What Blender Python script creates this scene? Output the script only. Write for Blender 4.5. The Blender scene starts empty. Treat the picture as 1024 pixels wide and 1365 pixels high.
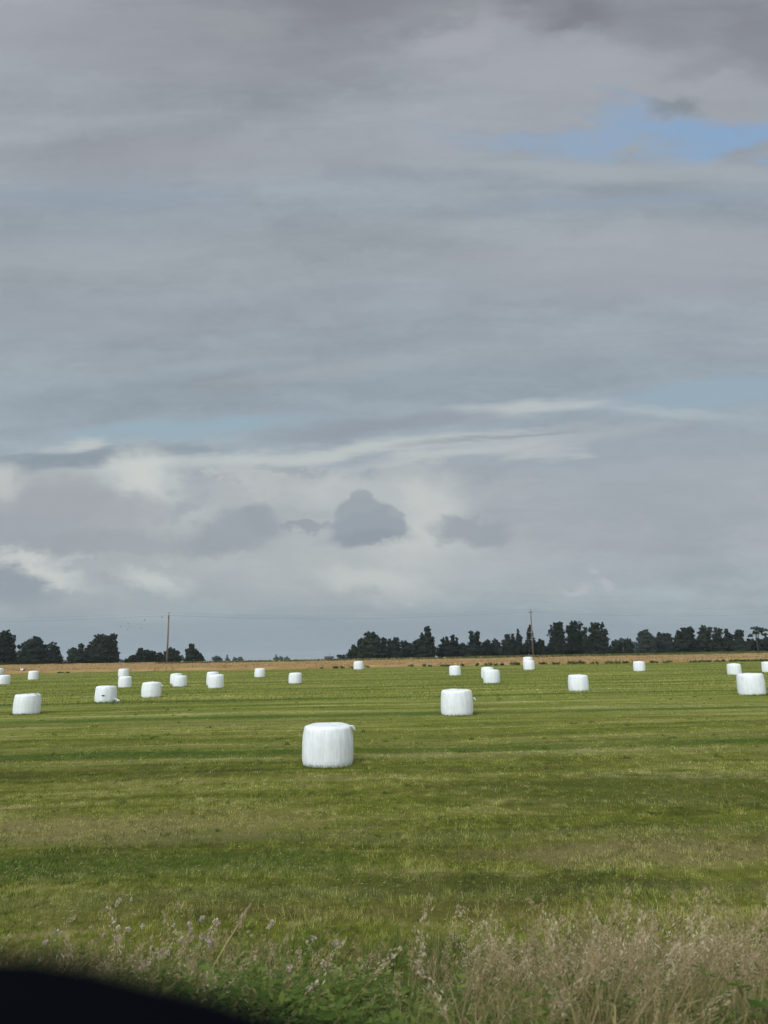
import bpy, math, random
import numpy as np
from mathutils import Matrix, Vector

C = bpy.context.scene.collection
SC = bpy.context.scene
rad = math.radians
rng = np.random.default_rng(11)
random.seed(5)

# ------------------------------------------------------------------ camera
LENS, FPX = 25.0, 948.0            # FPX: focal length in photo pixels (1365 tall)
PITCH, ROLL, EYE = 11.33, -1.0, 3.2
cam = bpy.data.cameras.new('camera')
camo = bpy.data.objects.new('camera', cam); C.objects.link(camo)
cam.sensor_fit = 'VERTICAL'; cam.sensor_height = 36.0; cam.sensor_width = 27.0
cam.lens = LENS; cam.clip_start = 0.02; cam.clip_end = 20000
CAMROT = Matrix.Rotation(rad(90 + PITCH), 3, 'X') @ Matrix.Rotation(rad(ROLL), 3, 'Z')
camo.matrix_world = Matrix.Translation((0, 0, EYE)) @ CAMROT.to_4x4()
cam.dof.use_dof = True; cam.dof.focus_distance = 40.0; cam.dof.aperture_fstop = 3.4
SC.camera = camo
SC.render.resolution_x = 768; SC.render.resolution_y = 1024

def ray(px, py):                   # world direction (y = 1) of a photo pixel, used to measure real positions
    d = CAMROT @ Vector(((px - 512) / FPX, -(py - 682.5) / FPX, -1.0))
    return d / d.y

def at(px, py, Y):                 # real point at distance Y along the view
    d = ray(px, py); return Vector((d.x * Y, Y, EYE + d.z * Y))

# ------------------------------------------------------------------ exposure, sun, sky
EXPO = 0.55
SC.view_settings.view_transform = 'Standard'
try: SC.view_settings.look = 'None'
except Exception: pass
SC.view_settings.gamma = 1.0; SC.view_settings.use_curve_mapping = False
SC.view_settings.exposure = EXPO

SUN_EL, SUN_AZ = 42.0, 215.0       # compass from +Y clockwise: behind the camera, to the left
sd = Vector((math.sin(rad(SUN_AZ)) * math.cos(rad(SUN_EL)), math.cos(rad(SUN_AZ)) * math.cos(rad(SUN_EL)), math.sin(rad(SUN_EL))))
sun = bpy.data.lights.new('sun', 'SUN'); sun.energy = 0.9; sun.angle = rad(22); sun.color = (1.0, 0.97, 0.92)
suno = bpy.data.objects.new('sun', sun); C.objects.link(suno)
suno.rotation_euler = sd.to_track_quat('Z', 'Y').to_euler()

def lin(c):
    o = []
    for v in c:
        v /= 255.0
        o.append(v / 12.92 if v <= 0.04045 else ((v + 0.055) / 1.055) ** 2.4)
    return o

class NT:                          # small node-tree builder
    def __init__(s, nt): s.nt = nt; s.nt.nodes.clear()
    def n(s, t, **kw):
        k = s.nt.nodes.new(t)
        for a, v in kw.items():
            setattr(k, a, v)
        return k
    def l(s, a, b): s.nt.links.new(a, b)
    def inp(s, sock, v):
        if hasattr(v, 'is_output'): s.l(v, sock)
        else: sock.default_value = v
    def math(s, op, a, b=None, c=None, clamp=False):
        k = s.n('ShaderNodeMath', operation=op, use_clamp=clamp)
        s.inp(k.inputs[0], a)
        if b is not None: s.inp(k.inputs[1], b)
        if c is not None: s.inp(k.inputs[2], c)
        return k.outputs[0]
    def vmath(s, op, a, b=None):
        k = s.n('ShaderNodeVectorMath', operation=op)
        s.inp(k.inputs[0], a)
        if b is not None: s.inp(k.inputs[1], b)
        return k.outputs['Value'] if op in ('LENGTH', 'DOT_PRODUCT', 'DISTANCE') else k.outputs[0]
    def xyz(s, x, y, z):
        k = s.n('ShaderNodeCombineXYZ')
        for i, v in enumerate((x, y, z)): s.inp(k.inputs[i], v)
        return k.outputs[0]
    def sep(s, v):
        k = s.n('ShaderNodeSeparateXYZ'); s.l(v, k.inputs[0]); return k.outputs
    def noise(s, v, scale=1.0, detail=3.0, rough=0.55, color=False, dim='3D'):
        k = s.n('ShaderNodeTexNoise', noise_dimensions=dim)
        s.l(v, k.inputs['Vector']); k.inputs['Scale'].default_value = scale
        k.inputs['Detail'].default_value = detail; k.inputs['Roughness'].default_value = rough
        return k.outputs['Color'] if color else k.outputs['Fac']
    def rng(s, v, a, b, c=0.0, d=1.0, smooth=True):
        k = s.n('ShaderNodeMapRange', interpolation_type='SMOOTHSTEP' if smooth else 'LINEAR')
        s.inp(k.inputs[0], v)
        for i, q in enumerate((a, b, c, d)): s.inp(k.inputs[i + 1], q)
        return k.outputs[0]
    def mix(s, f, a, b, mode='MIX'):
        k = s.n('ShaderNodeMix', data_type='RGBA', blend_type=mode)
        s.inp(k.inputs[0], f)
        for sock, v in ((k.inputs[6], a), (k.inputs[7], b)):
            if hasattr(v, 'is_output'): s.l(v, sock)
            else: sock.default_value = (*v[:3], 1.0)
        return k.outputs[2]
    def scalev(s, v, sc):
        return s.vmath('MULTIPLY', v, sc)

W = bpy.data.worlds.new('World'); SC.world = W; W.use_nodes = True
w = NT(W.node_tree)
K_SKY = 0.1
SKYF = 1.0 / (K_SKY * 2 ** EXPO)
def skyc(c): return [v * SKYF for v in lin(c)]
tc = w.n('ShaderNodeTexCoord')
D = w.vmath('NORMALIZE', tc.outputs['Generated'])
dx, dy, dz = w.sep(D)
dyc = w.math('MAXIMUM', dy, 0.12)
U = w.math('DIVIDE', dx, dyc); V = w.math('DIVIDE', dz, dyc)
UV = w.xyz(U, V, 0.0)
dzc = w.math('MAXIMUM', w.math('ADD', dz, 0.10), 0.03)
PL = w.xyz(w.math('DIVIDE', dx, dzc), w.math('DIVIDE', dy, dzc), 0.0)      # flat cloud deck overhead
# warps
nb = w.vmath('SUBTRACT', w.noise(w.scalev(UV, (2.2, 6.0, 1)), 1.0, 4.0, 0.6, True), (0.5, 0.5, 0.5))
nf = w.vmath('SUBTRACT', w.noise(w.scalev(UV, (17, 24, 1)), 1.0, 6.0, 0.62, True), (0.5, 0.5, 0.5))
ns = w.vmath('SUBTRACT', w.noise(w.scalev(UV, (4.5, 30, 1)), 1.0, 5.0, 0.65, True), (0.5, 0.5, 0.5))
UVs = w.vmath('ADD', w.vmath('ADD', UV, w.scalev(nb, (0.30, 0.07, 0))), w.scalev(ns, (0.22, 0.035, 0)))   # streaky
UVc = w.vmath('ADD', w.vmath('ADD', UV, w.scalev(nb, (0.03, 0.02, 0))), w.scalev(nf, (0.085, 0.07, 0)))   # cumulus
UVd = w.vmath('ADD', UV, w.scalev(nf, (0.05, 0.04, 0)))
UVb = w.vmath('ADD', w.vmath('ADD', UV, w.scalev(nb, (0.35, 0.20, 0))), w.scalev(nf, (0.10, 0.09, 0)))    # broad
sky = w.n('ShaderNodeTexSky', sky_type='NISHITA', sun_disc=False)
sky.sun_elevation = rad(SUN_EL); sky.sun_rotation = rad(SUN_AZ)
# base layer of cloud by elevation
grad = w.n('ShaderNodeValToRGB'); grad.color_ramp.interpolation = 'EASE'
vw = w.math('ADD', V, w.math('MULTIPLY', w.sep(nb)[1], 0.10))
w.l(w.rng(vw, 0.0, 1.05, 0, 1, False), grad.inputs[0])
def vof(py): return ray(512, py).z
stops = [(872, (142, 158, 169)), (800, (152, 164, 172)), (730, (163, 169, 176)), (650, (166, 173, 178)), (590, (155, 166, 175)),
         (520, (150, 161, 170)), (430, (154, 163, 172)), (340, (157, 165, 172)), (260, (151, 161, 170)), (180, (156, 162, 169)),
         (90, (151, 156, 164)), (0, (142, 146, 153))]
e = grad.color_ramp.elements
for i, (py, c) in enumerate(stops):
    p = min(max(vof(py) / 1.05, 0), 1)
    el = e[i] if i < 2 else e.new(p)
    el.position = p; el.color = (*[q for q in lin(c)], 1)
base = w.mix(1.0, grad.outputs[0], (SKYF * 1.03, SKYF * 1.025, SKYF * 1.0), 'MULTIPLY')
col = w.mix(0.94, sky.outputs[0], base)
# fine brightness variation of the deck
n1 = w.noise(w.scalev(PL, (0.8, 1.6, 1)), 1.0, 6.0, 0.62)
n2 = w.noise(w.vmath('ADD', w.scalev(UV, (3.0, 9.0, 1)), w.scalev(nf, (0.5, 0.5, 0))), 1.0, 6.0, 0.6)
n3 = w.noise(w.vmath('ADD', w.scalev(UV, (1.6, 22.0, 1)), w.scalev(nb, (1.5, 2.5, 0))), 1.0, 5.0, 0.62)
m = w.math('ADD', w.math('MULTIPLY', w.math('SUBTRACT', n1, 0.5), 0.30), w.math('MULTIPLY', w.math('SUBTRACT', n2, 0.5), 0.55))
m = w.math('ADD', m, w.math('MULTIPLY', w.math('SUBTRACT', n3, 0.5), 0.30))
n4 = w.noise(w.vmath('ADD', w.scalev(UV, (9, 26, 1)), w.scalev(nf, (1.2, 1.6, 0))), 1.0, 6.0, .68)
m = w.math('ADD', m, w.math('MULTIPLY', w.math('SUBTRACT', n4, 0.5), 0.20))
m = w.math('ADD', m, 1.0)
col = w.mix(1.0, col, w.xyz(m, m, w.math('ADD', w.math('MULTIPLY', m, 0.9), 0.1)), 'MULTIPLY')
bn = w.noise(w.vmath('ADD', w.scalev(UV, (6.5, 10, 1)), w.scalev(nf, (1.1, 1.1, 0))), 1.0, 5.0, .58)
band = w.math('MULTIPLY', w.rng(U, .20, -.05, .12, 1.0), w.rng(V, ray(512, 815).z, ray(512, 765).z)); band = w.math('MULTIPLY', band, w.rng(V, ray(512, 560).z, ray(512, 640).z))
col = w.mix(w.math('MULTIPLY', band, w.rng(bn, .52, .62, 0, .85)), col, skyc((188, 193, 194)))
col = w.mix(w.math('MULTIPLY', band, w.rng(bn, .46, .36, 0, .65)), col, skyc((149, 158, 167)))
def feat(px, py, rx, ry, rot, soft, c, op, kind='s', blue=0.0):
    global col
    mp = w.n('ShaderNodeMapping', vector_type='TEXTURE')
    w.l({'s': UVs, 'c': UVc, 'b': UVb, 'd': UVd}[kind], mp.inputs[0])
    d = ray(px, py)
    mp.inputs['Location'].default_value = (d.x, d.z, 0)
    mp.inputs['Rotation'].default_value = (0, 0, rad(rot))
    mp.inputs['Scale'].default_value = (rx / FPX, ry / FPX, 1)
    L = w.vmath('LENGTH', mp.outputs[0])
    f = w.rng(L, 1.0 + soft, 1.0 - soft, 0, op)
    cc = skyc(c)
    if blue: cc = w.mix(blue, cc, sky.outputs[0])
    col = w.mix(f, col, cc)
#     px   py   rx   ry  rot soft colour            op   kind
F = [(850, 110, 330, 75, -4, .6, (168, 172, 181), .55, 'b'),
     (150, 60, 330, 70, 0, .8, (146, 150, 157), .5, 'b'),
     (745, 12, 80, 42, -8, .55, (122, 124, 132), .8, 'c'),
     (480, 10, 110, 40, -8, .8, (128, 129, 138), .6, 'b'),
     (1010, 60, 55, 70, 30, .6, (130, 133, 142), .7, 'c'),
     (880, 45, 90, 40, -10, .7, (132, 135, 143), .6, 'c'),
     (940, 90, 60, 18, 20, .7, (138, 142, 150), .5, 'c'),
     (600, 60, 70, 26, 10, .7, (168, 172, 179), .5, 'c'),
     (640, 55, 110, 30, 20, .8, (166, 168, 176), .5, 'b'),
     (250, 215, 260, 36, 0, .8, (158, 160, 170), .5, 's'),
     (850, 178, 230, 22, -2, .9, (141, 167, 196), .8, 'b'),
     (930, 172, 110, 13, -2, .9, (134, 165, 200), .6, 's'),
     (985, 186, 90, 20, 0, .9, (136, 167, 200), .8, 'b'),
     (905, 146, 34, 15, 0, .7, (132, 142, 150), .85, 'c'),
     (120, 262, 190, 20, -3, .9, (147, 160, 176), .55, 's'),
     (840, 268, 200, 12, 2, .8, (146, 160, 178), .6, 's'),
     (860, 225, 260, 17, -3, .7, (166, 174, 181), .7, 's'),
     (580, 188, 60, 16, 0, .8, (165, 170, 178), .6, 's'),
     (880, 350, 250, 50, 2, .8, (164, 168, 177), .6, 's'),
     (120, 330, 190, 28, 0, .8, (160, 168, 177), .5, 's'),
     (400, 395, 90, 20, 0, .8, (146, 153, 163), .4, 's'),
     (100, 420, 150, 30, 0, .8, (157, 166, 174), .5, 's'),
     (970, 520, 170, 17, 6, .6, (149, 171, 186), .8, 's'),
     (250, 572, 150, 14, 3, .6, (150, 175, 188), .75, 's'),
     (440, 500, 140, 10, 6, .8, (163, 170, 176), .6, 's'),
     (690, 543, 90, 12, 3, .8, (190, 197, 198), .8, 's'),
     (880, 549, 100, 6, -3, .95, (178, 188, 193), .6, 's'),
     (430, 602, 330, 9, 4, .8, (190, 197, 196), .85, 's'),
     (640, 600, 150, 8, 6, .7, (188, 195, 195), .75, 's'),
     (100, 595, 42, 9, 5, .6, (190, 197, 196), .8, 's'),
     (110, 612, 170, 10, 5, .6, (138, 150, 160), .85, 's'),
     (500, 570, 150, 12, 5, .7, (144, 154, 165), .7, 's'),
     (660, 582, 110, 4, 5, .8, (146, 155, 163), .7, 's'),
     (720, 602, 50, 7, 8, .6, (190, 197, 197), .7, 's'),
     (880, 620, 170, 50, 0, .8, (153, 161, 171), .55, 'b'),
     (420, 655, 170, 30, 0, .8, (180, 184, 187), .7, 'b'),
     (185, 645, 48, 44, 20, .6, (200, 205, 202), .95, 'c'),
     (4, 655, 24, 30, 0, .6, (200, 204, 201), .95, 'c'),
     (60, 640, 80, 14, 0, .7, (178, 183, 184), .6, 'c'),
     (90, 690, 150, 42, -4, .45, (158, 164, 171), .85, 'c'),
     (75, 660, 55, 32, 0, .5, (163, 168, 174), .8, 'c'),
     (265, 700, 30, 16, 20, .6, (184, 190, 192), .8, 'c'),
     (410, 742, 270, 48, 0, .8, (179, 185, 186), .7, 'b'),
     (556, 692, 66, 54, 0, .75, (197, 201, 199), .9, 'c'),
     (455, 655, 60, 22, 0, .7, (190, 195, 195), .75, 'c'),
     (150, 725, 160, 16, -2, .6, (154, 163, 169), .75, 'c'),
     (45, 757, 66, 12, -18, .7, (198, 202, 200), .95, 'c'),
     (210, 775, 44, 13, -12, .7, (194, 199, 198), .9, 'c'),
     (500, 772, 70, 20, -10, .7, (193, 197, 196), .8, 'c'),
     (18, 785, 62, 28, -15, .4, (144, 155, 164), .85, 'c'),
     (310, 712, 62, 24, 4, .45, (150, 160, 167), .8, 'c'),
     (345, 694, 22, 14, 4, .45, (150, 160, 167), .75, 'c'),
     (405, 702, 42, 6, 2, .5, (148, 158, 166), .8, 'c'),
     (492, 684, 62, 44, 0, .35, (176, 183, 187), .55, 'c'),
     (492, 705, 53, 23, 0, .14, (147, 157, 166), .88, 'd'),
     (482, 688, 40, 26, 0, .15, (151, 161, 169), .85, 'd'),
     (480, 666, 13, 15, 0, .25, (155, 164, 171), .85, 'd'),
     (517, 690, 22, 18, 0, .2, (152, 161, 169), .8, 'd'),
     (492, 718, 50, 10, 0, .6, (141, 151, 160), .6, 'd'),
     (630, 706, 52, 18, 0, .45, (149, 158, 166), .8, 'c'),
     (860, 700, 200, 40, 0, .9, (157, 165, 172), .5, 'b'),
     (768, 777, 18, 6, 0, .5, (178, 184, 189), .8, 'c'),
     (808, 770, 11, 8, 0, .5, (178, 184, 189), .8, 'c'),
     (980, 775, 50, 6, 0, .8, (168, 175, 182), .5, 'c'),
     (200, 800, 260, 14, 0, .8, (160, 169, 174), .5, 's'),
     (512, 850, 900, 30, -1, .9, (146, 160, 170), .75, 's')]
for f in F: feat(*f)
# unseen sky behind and above the camera: overcast brightened sunward to light the scene
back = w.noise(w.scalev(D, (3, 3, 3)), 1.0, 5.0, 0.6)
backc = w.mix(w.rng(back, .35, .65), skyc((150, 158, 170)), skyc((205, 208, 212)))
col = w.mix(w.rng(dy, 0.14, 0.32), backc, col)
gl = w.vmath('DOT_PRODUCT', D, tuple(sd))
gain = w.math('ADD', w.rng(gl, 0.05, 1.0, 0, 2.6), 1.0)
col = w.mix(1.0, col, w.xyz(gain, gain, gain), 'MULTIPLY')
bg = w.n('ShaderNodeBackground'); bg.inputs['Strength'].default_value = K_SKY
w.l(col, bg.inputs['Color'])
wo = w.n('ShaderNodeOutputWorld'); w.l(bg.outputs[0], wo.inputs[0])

# ------------------------------------------------------------------ helpers
def tag(o, label=None, cat=None, group=None, kind=None):
    if label: o['label'] = label
    if cat: o['category'] = cat
    if group: o['group'] = group
    if kind: o['kind'] = kind
    return o

def mesh_np(name, V, Fc, mat, parent=None, tint=None, smooth=False, n=None, extra=None):
    """V (N,3), Fc (M,k) with constant k."""
    V = np.asarray(V, np.float32); Fc = np.asarray(Fc, np.int32)
    k = Fc.shape[1]
    me = bpy.data.meshes.new(name)
    me.vertices.add(len(V)); me.vertices.foreach_set('co', V.ravel())
    me.loops.add(Fc.size); me.loops.foreach_set('vertex_index', Fc.ravel())
    me.polygons.add(len(Fc)); me.polygons.foreach_set('loop_start', np.arange(0, Fc.size, k, dtype=np.int32))
    me.update(calc_edges=True)
    for nm, arr in (('tint', tint),) + tuple((extra or {}).items()):
        if arr is not None:
            a = me.attributes.new(nm, 'FLOAT', 'POINT'); a.data.foreach_set('value', np.asarray(arr, np.float32))
    if smooth: me.polygons.foreach_set('use_smooth', np.ones(len(Fc), bool))
    me.materials.append(mat)
    o = bpy.data.objects.new(name, me); C.objects.link(o)
    if parent: o.parent = parent
    return o

def pymesh(name, V, Fc, mat, parent=None, smooth=False):
    me = bpy.data.meshes.new(name); me.from_pydata([tuple(v) for v in V], [], Fc); me.update()
    if smooth:
        for p in me.polygons: p.use_smooth = True
    me.materials.append(mat)
    o = bpy.data.objects.new(name, me); C.objects.link(o)
    if parent: o.parent = parent
    return o

def box(V, Fc, c, s):
    b = len(V); x, y, z = c; a, d, h = s
    for i in (-1, 1):
        for j in (-1, 1):
            for k in (-1, 1): V.append((x + i * a / 2, y + j * d / 2, z + k * h / 2))
    for q in ((0, 1, 3, 2), (4, 6, 7, 5), (0, 4, 5, 1), (2, 3, 7, 6), (0, 2, 6, 4), (1, 5, 7, 3)):
        Fc.append(tuple(b + i for i in q))

def tube(V, Fc, pts, rs, n=8):
    b = len(V); pts = [Vector(p) for p in pts]
    for i, p in enumerate(pts):
        t = (pts[min(i + 1, len(pts) - 1)] - pts[max(i - 1, 0)]).normalized()
        a = t.orthogonal().normalized() if abs(t.z) > .9 else Vector((0, 0, 1)).cross(t).normalized()
        c = t.cross(a)
        for k in range(n):
            an = 2 * math.pi * k / n
            V.append(p + (a * math.cos(an) + c * math.sin(an)) * rs[i])
    for i in range(len(pts) - 1):
        for k in range(n):
            q = b + i * n; Fc.append((q + k, q + (k + 1) % n, q + n + (k + 1) % n, q + n + k))
    Fc.append(tuple(b + k for k in range(n))[::-1]); Fc.append(tuple(b + (len(pts) - 1) * n + k for k in range(n)))

def mat_new(name):
    m = bpy.data.materials.new(name); m.use_nodes = True
    t = NT(m.node_tree)
    p = t.n('ShaderNodeBsdfPrincipled'); o = t.n('ShaderNodeOutputMaterial'); t.l(p.outputs[0], o.inputs[0])
    p.inputs['Specular IOR Level'].default_value = 0.2
    return m, t, p

def simple(name, c, rough=0.7, spec=0.3, nscale=6, var=0.25):
    m, t, p = mat_new(name)
    co = t.n('ShaderNodeTexCoord').outputs['Object']
    f = t.rng(t.noise(co, nscale, 4), .3, .7, 1 - var, 1 + var)
    t.l(t.mix(1.0, c, t.xyz(f, f, f), 'MULTIPLY'), p.inputs['Base Color'])
    p.inputs['Roughness'].default_value = rough; p.inputs['Specular IOR Level'].default_value = spec
    return m

def gz(x, y):                      # ground height
    x = np.asarray(x, float); y = np.asarray(y, float)
    s = np.clip((y - 2.2) / 5.0, 0, 1); s = s * s * (3 - 2 * s)
    plain = 0.0105 * np.minimum(y, 160) + 0.0
    plain = plain - 0.008 * np.maximum(y - 212, 0)
    return 1.62 * (1 - s) + plain * s

SLOPE = 0.0105
def ground_hit(px, py):            # where a photo pixel meets the mown field
    d = ray(px, py); Y = EYE / (SLOPE - d.z)
    return Vector((d.x * Y, Y, SLOPE * Y))

# ------------------------------------------------------------------ materials of the land
def field_colour(t, x, y):
    """swaths of the mown meadow: stripes that run across the view, green strips between passes, patches of stubble"""
    P = t.xyz(x, y, 0.0)
    wob = t.math('SUBTRACT', t.noise(P, 0.06, 3, .5), 0.5)
    tt = t.math('ADD', t.math('ADD', y, t.math('MULTIPLY', x, -0.035)), t.math('MULTIPLY', wob, 3.0))
    Q = t.xyz(t.math('MULTIPLY', x, 0.035), t.math('MULTIPLY', tt, 0.42), 0.0)
    b1 = t.noise(Q, 1.0, 3.0, .62)
    Q2 = t.xyz(t.math('MULTIPLY', x, 0.12), t.math('MULTIPLY', tt, 2.3), 3.0)
    b2 = t.noise(Q2, 1.0, 3.0, .6)
    pch = t.noise(P, 0.35, 4.0, .6)
    fine = t.noise(P, 5.0, 4.0, .65)
    far = t.rng(y, 12, 60)
    v = t.math('ADD', t.math('MULTIPLY', t.math('SUBTRACT', b1, .5), 1.5), t.math('MULTIPLY', t.math('SUBTRACT', b2, .5), 1.0))
    v = t.math('ADD', v, t.math('MULTIPLY', t.math('SUBTRACT', pch, .5), t.math('SUBTRACT', 1.0, t.math('MULTIPLY', far, .75))))
    v = t.math('ADD', v, t.math('MULTIPLY', t.math('SUBTRACT', fine, .5), 1.0))
    cl = t.noise(P, 1.3, 3.0, .6); v = t.math('ADD', v, t.math('MULTIPLY', t.math('SUBTRACT', cl, .5), t.rng(y, 40, 12, .15, 1.0)))
    v = t.math('ADD', v, t.math('MULTIPLY', t.math('SUBTRACT', t.noise(t.xyz(t.math('MULTIPLY', x, .05), t.math('MULTIPLY', tt, .95), 17.0), 1.0, 2.0, .5), .5), t.rng(y, 16, 26, 0, .9)))
    v = t.math('ADD', v, .5)
    r = t.n('ShaderNodeValToRGB'); t.l(v, r.inputs[0])
    cs = [(0.02, (.076, .090, .017)), (0.28, (.118, .144, .022)), (0.52, (.172, .196, .034)), (0.76, (.240, .250, .070)), (0.98, (.340, .328, .135))]
    for i, (p, c) in enumerate(cs):
        el = r.color_ramp.elements[i] if i < 2 else r.color_ramp.elements.new(p)
        el.position = p; el.color = (*c, 1)
    c = r.outputs[0]
    # brownish stubble patches
    br = t.rng(t.noise(t.xyz(t.math('MULTIPLY', x, .10), t.math('MULTIPLY', tt, .6), 9.0), 1.0, 4, .6), .50, .68)
    c = t.mix(t.math('MULTIPLY', br, .55), c, (.140, .120, .045))
    # green strips left between the mower's passes
    ph = t.math('SUBTRACT', t.math('FRACT', t.math('ADD', t.math('DIVIDE', t.math('SUBTRACT', tt, 11.6), 11.9), .5)), .5)
    ph = t.math('MULTIPLY', t.math('ABSOLUTE', ph), 11.9)
    g = t.rng(t.math('ADD', ph, t.math('MULTIPLY', t.math('SUBTRACT', fine, .5), .8)), .95, .30)
    g = t.math('MULTIPLY', g, t.rng(t.noise(P, .11, 3), .36, .56, .25, 1.0))
    nearfade = t.math('MAXIMUM', t.rng(y, 15, 18), t.rng(t.math('ADD', x, t.math('MULTIPLY', cl, 2.0)), 1.6, -.6))
    g = t.math('MULTIPLY', g, nearfade)
    c = t.mix(t.math('MULTIPLY', g, .8), c, (.064, .112, .017))
    lt = t.rng(t.math('ABSOLUTE', t.math('SUBTRACT', ph, 1.5)), .5, .1)
    c = t.mix(t.math('MULTIPLY', lt, .45), c, (.20, .215, .075))
    def blot(c, x0, y0, rx, ry, col, op):
        ex = t.math('DIVIDE', t.math('SUBTRACT', x, x0), rx); ey = t.math('DIVIDE', t.math('SUBTRACT', y, y0), ry)
        q = t.math('SQRT', t.math('ADD', t.math('MULTIPLY', ex, ex), t.math('MULTIPLY', ey, ey)))
        q = t.math('ADD', q, t.math('MULTIPLY', t.math('SUBTRACT', cl, .5), 1.6))
        return t.mix(t.rng(q, 1.25, .55, 0, op), c, col)
    c = blot(c, -7.5, 13.9, 6.5, 1.1, (.290, .265, .110), .65)      # pale stubble behind the green band at left
    c = blot(c, 6.0, 16.5, 5.5, 2.2, (.078, .100, .018), .6)        # darker green sweep at right
    c = blot(c, 4.2, 11.9, 2.6, .8, (.250, .220, .100), .6)         # brown stubble patch at right
    c = blot(c, 1.2, 10.6, 3.0, .5, (.065, .078, .020), .5)
    return c

def make_ground_mat():
    m, t, p = mat_new('land')
    geo = t.n('ShaderNodeNewGeometry'); x, y, z = t.sep(geo.outputs['Position'])
    P = t.xyz(x, y, 0.0)
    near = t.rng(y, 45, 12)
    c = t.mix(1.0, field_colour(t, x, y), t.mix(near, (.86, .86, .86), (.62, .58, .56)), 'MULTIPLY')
    vn = t.noise(P, 2.2, 6, .7)
    verge = t.mix(t.rng(vn, .35, .65), (.045, .052, .020), (.115, .105, .050))
    edge = t.math('ADD', y, t.math('MULTIPLY', t.math('SUBTRACT', t.noise(P, .8, 4), .5), 2.0))
    c = t.mix(t.rng(edge, 8.8, 7.6), c, verge)
    far = t.mix(t.rng(t.noise(P, .12, 5), .35, .65), (.075, .095, .035), (.13, .135, .055))
    c = t.mix(t.rng(y, 113, 114), c, far)
    t.l(c, p.inputs['Base Color']); p.inputs['Roughness'].default_value = .95
    p.inputs['Specular IOR Level'].default_value = .05
    b = t.n('ShaderNodeBump'); b.inputs['Strength'].default_value = .6; b.inputs['Distance'].default_value = .05
    t.l(t.noise(P, 9.0, 5, .7), b.inputs['Height']); t.l(b.outputs[0], p.inputs['Normal'])
    return m
M_LAND = make_ground_mat()

def make_blade_mat():
    m, t, p = mat_new('mown_blades')
    geo = t.n('ShaderNodeNewGeometry'); x, y, z = t.sep(geo.outputs['Position'])
    c = field_colour(t, x, y)
    tn = t.n('ShaderNodeAttribute', attribute_name='tint').outputs['Fac']
    k = t.rng(tn, 0, 1, .34, 2.35, False)
    c = t.mix(1.0, c, t.xyz(k, k, t.math('MULTIPLY', k, .95)), 'MULTIPLY')
    c = t.mix(t.rng(tn, .86, .97, 0, .6), c, (.30, .28, .15))
    c = t.mix(t.rng(tn, .10, .02, 0, .7), c, (.075, .15, .03))
    t.l(c, p.inputs['Base Color']); p.inputs['Roughness'].default_value = .8
    tr = t.n('ShaderNodeBsdfTranslucent'); t.l(c, tr.inputs[0])
    ms = t.n('ShaderNodeMixShader'); ms.inputs[0].default_value = .3
    t.l(p.outputs[0], ms.inputs[1]); t.l(tr.outputs[0], ms.inputs[2])
    t.l(ms.outputs[0], m.node_tree.nodes['Material Output'].inputs[0])
    return m
M_BLADE = make_blade_mat()

def attr_mat(name, stops, rough=.8, trans=.25):
    """colour picked by the per-plant attribute 'tint'"""
    m, t, p = mat_new(name)
    tn = t.n('ShaderNodeAttribute', attribute_name='tint').outputs['Fac']
    r = t.n('ShaderNodeValToRGB'); t.l(tn, r.inputs[0])
    for i, (q, c) in enumerate(stops):
        el = r.color_ramp.elements[i] if i < 2 else r.color_ramp.elements.new(q)
        el.position = q; el.color = (*c, 1)
    t.l(r.outputs[0], p.inputs['Base Color']); p.inputs['Roughness'].default_value = rough
    p.inputs['Specular IOR Level'].default_value = .15
    if trans:
        tr = t.n('ShaderNodeBsdfTranslucent'); t.l(r.outputs[0], tr.inputs[0])
        ms = t.n('ShaderNodeMixShader'); ms.inputs[0].default_value = trans
        t.l(p.outputs[0], ms.inputs[1]); t.l(tr.outputs[0], ms.inputs[2])
        t.l(ms.outputs[0], m.node_tree.nodes['Material Output'].inputs[0])
    return m
M_WHEAT = attr_mat('wheat', [(0, (.17, .112, .045)), (.5, (.30, .200, .082)), (1, (.42, .31, .15))], .9, .1)
M_FARGRASS = attr_mat('rough_grass', [(0, (.045, .062, .020)), (.6, (.085, .105, .035)), (1, (.16, .15, .06))], .9, .15)
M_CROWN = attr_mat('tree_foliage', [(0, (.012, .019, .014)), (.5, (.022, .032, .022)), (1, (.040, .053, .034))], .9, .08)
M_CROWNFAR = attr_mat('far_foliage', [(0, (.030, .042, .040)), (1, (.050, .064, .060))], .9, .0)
M_SHRUB = attr_mat('shrub_foliage', [(0, (.028, .048, .014)), (.5, (.060, .088, .026)), (1, (.115, .145, .05))], .9, .15)
M_DRY = attr_mat('dry_grass', [(0, (.11, .10, .034)), (.35, (.22, .185, .075)), (.6, (.33, .265, .135)), (.8, (.36, .265, .165)), (1, (.56, .50, .33))], .85, .25)
M_GREEN = attr_mat('verge_greens', [(0, (.042, .080, .012)), (.4, (.096, .142, .025)), (.7, (.160, .196, .044)), (1, (.26, .25, .09))], .7, .3)
M_FLUFF = attr_mat('seed_fluff', [(0, (.24, .19, .13)), (.5, (.44, .37, .28)), (1, (.70, .63, .51))], .9, .3)
M_BARK = simple('bark', (.060, .052, .045), .95, .05, 4)
M_WOOD = simple('weathered_pole', (.165, .130, .098), .9, .1, 3)
M_PORC = simple('insulator_glaze', (.10, .08, .075), .4, .5)
M_WIRE = simple('cable_metal', (.055, .06, .065), .6, .3)
M_ROOF = simple('slate_roof', (.075, .075, .085), .9, .1, 1)
M_WALLD = simple('barn_wall', (.11, .10, .095), .9, .1, 2)
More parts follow.
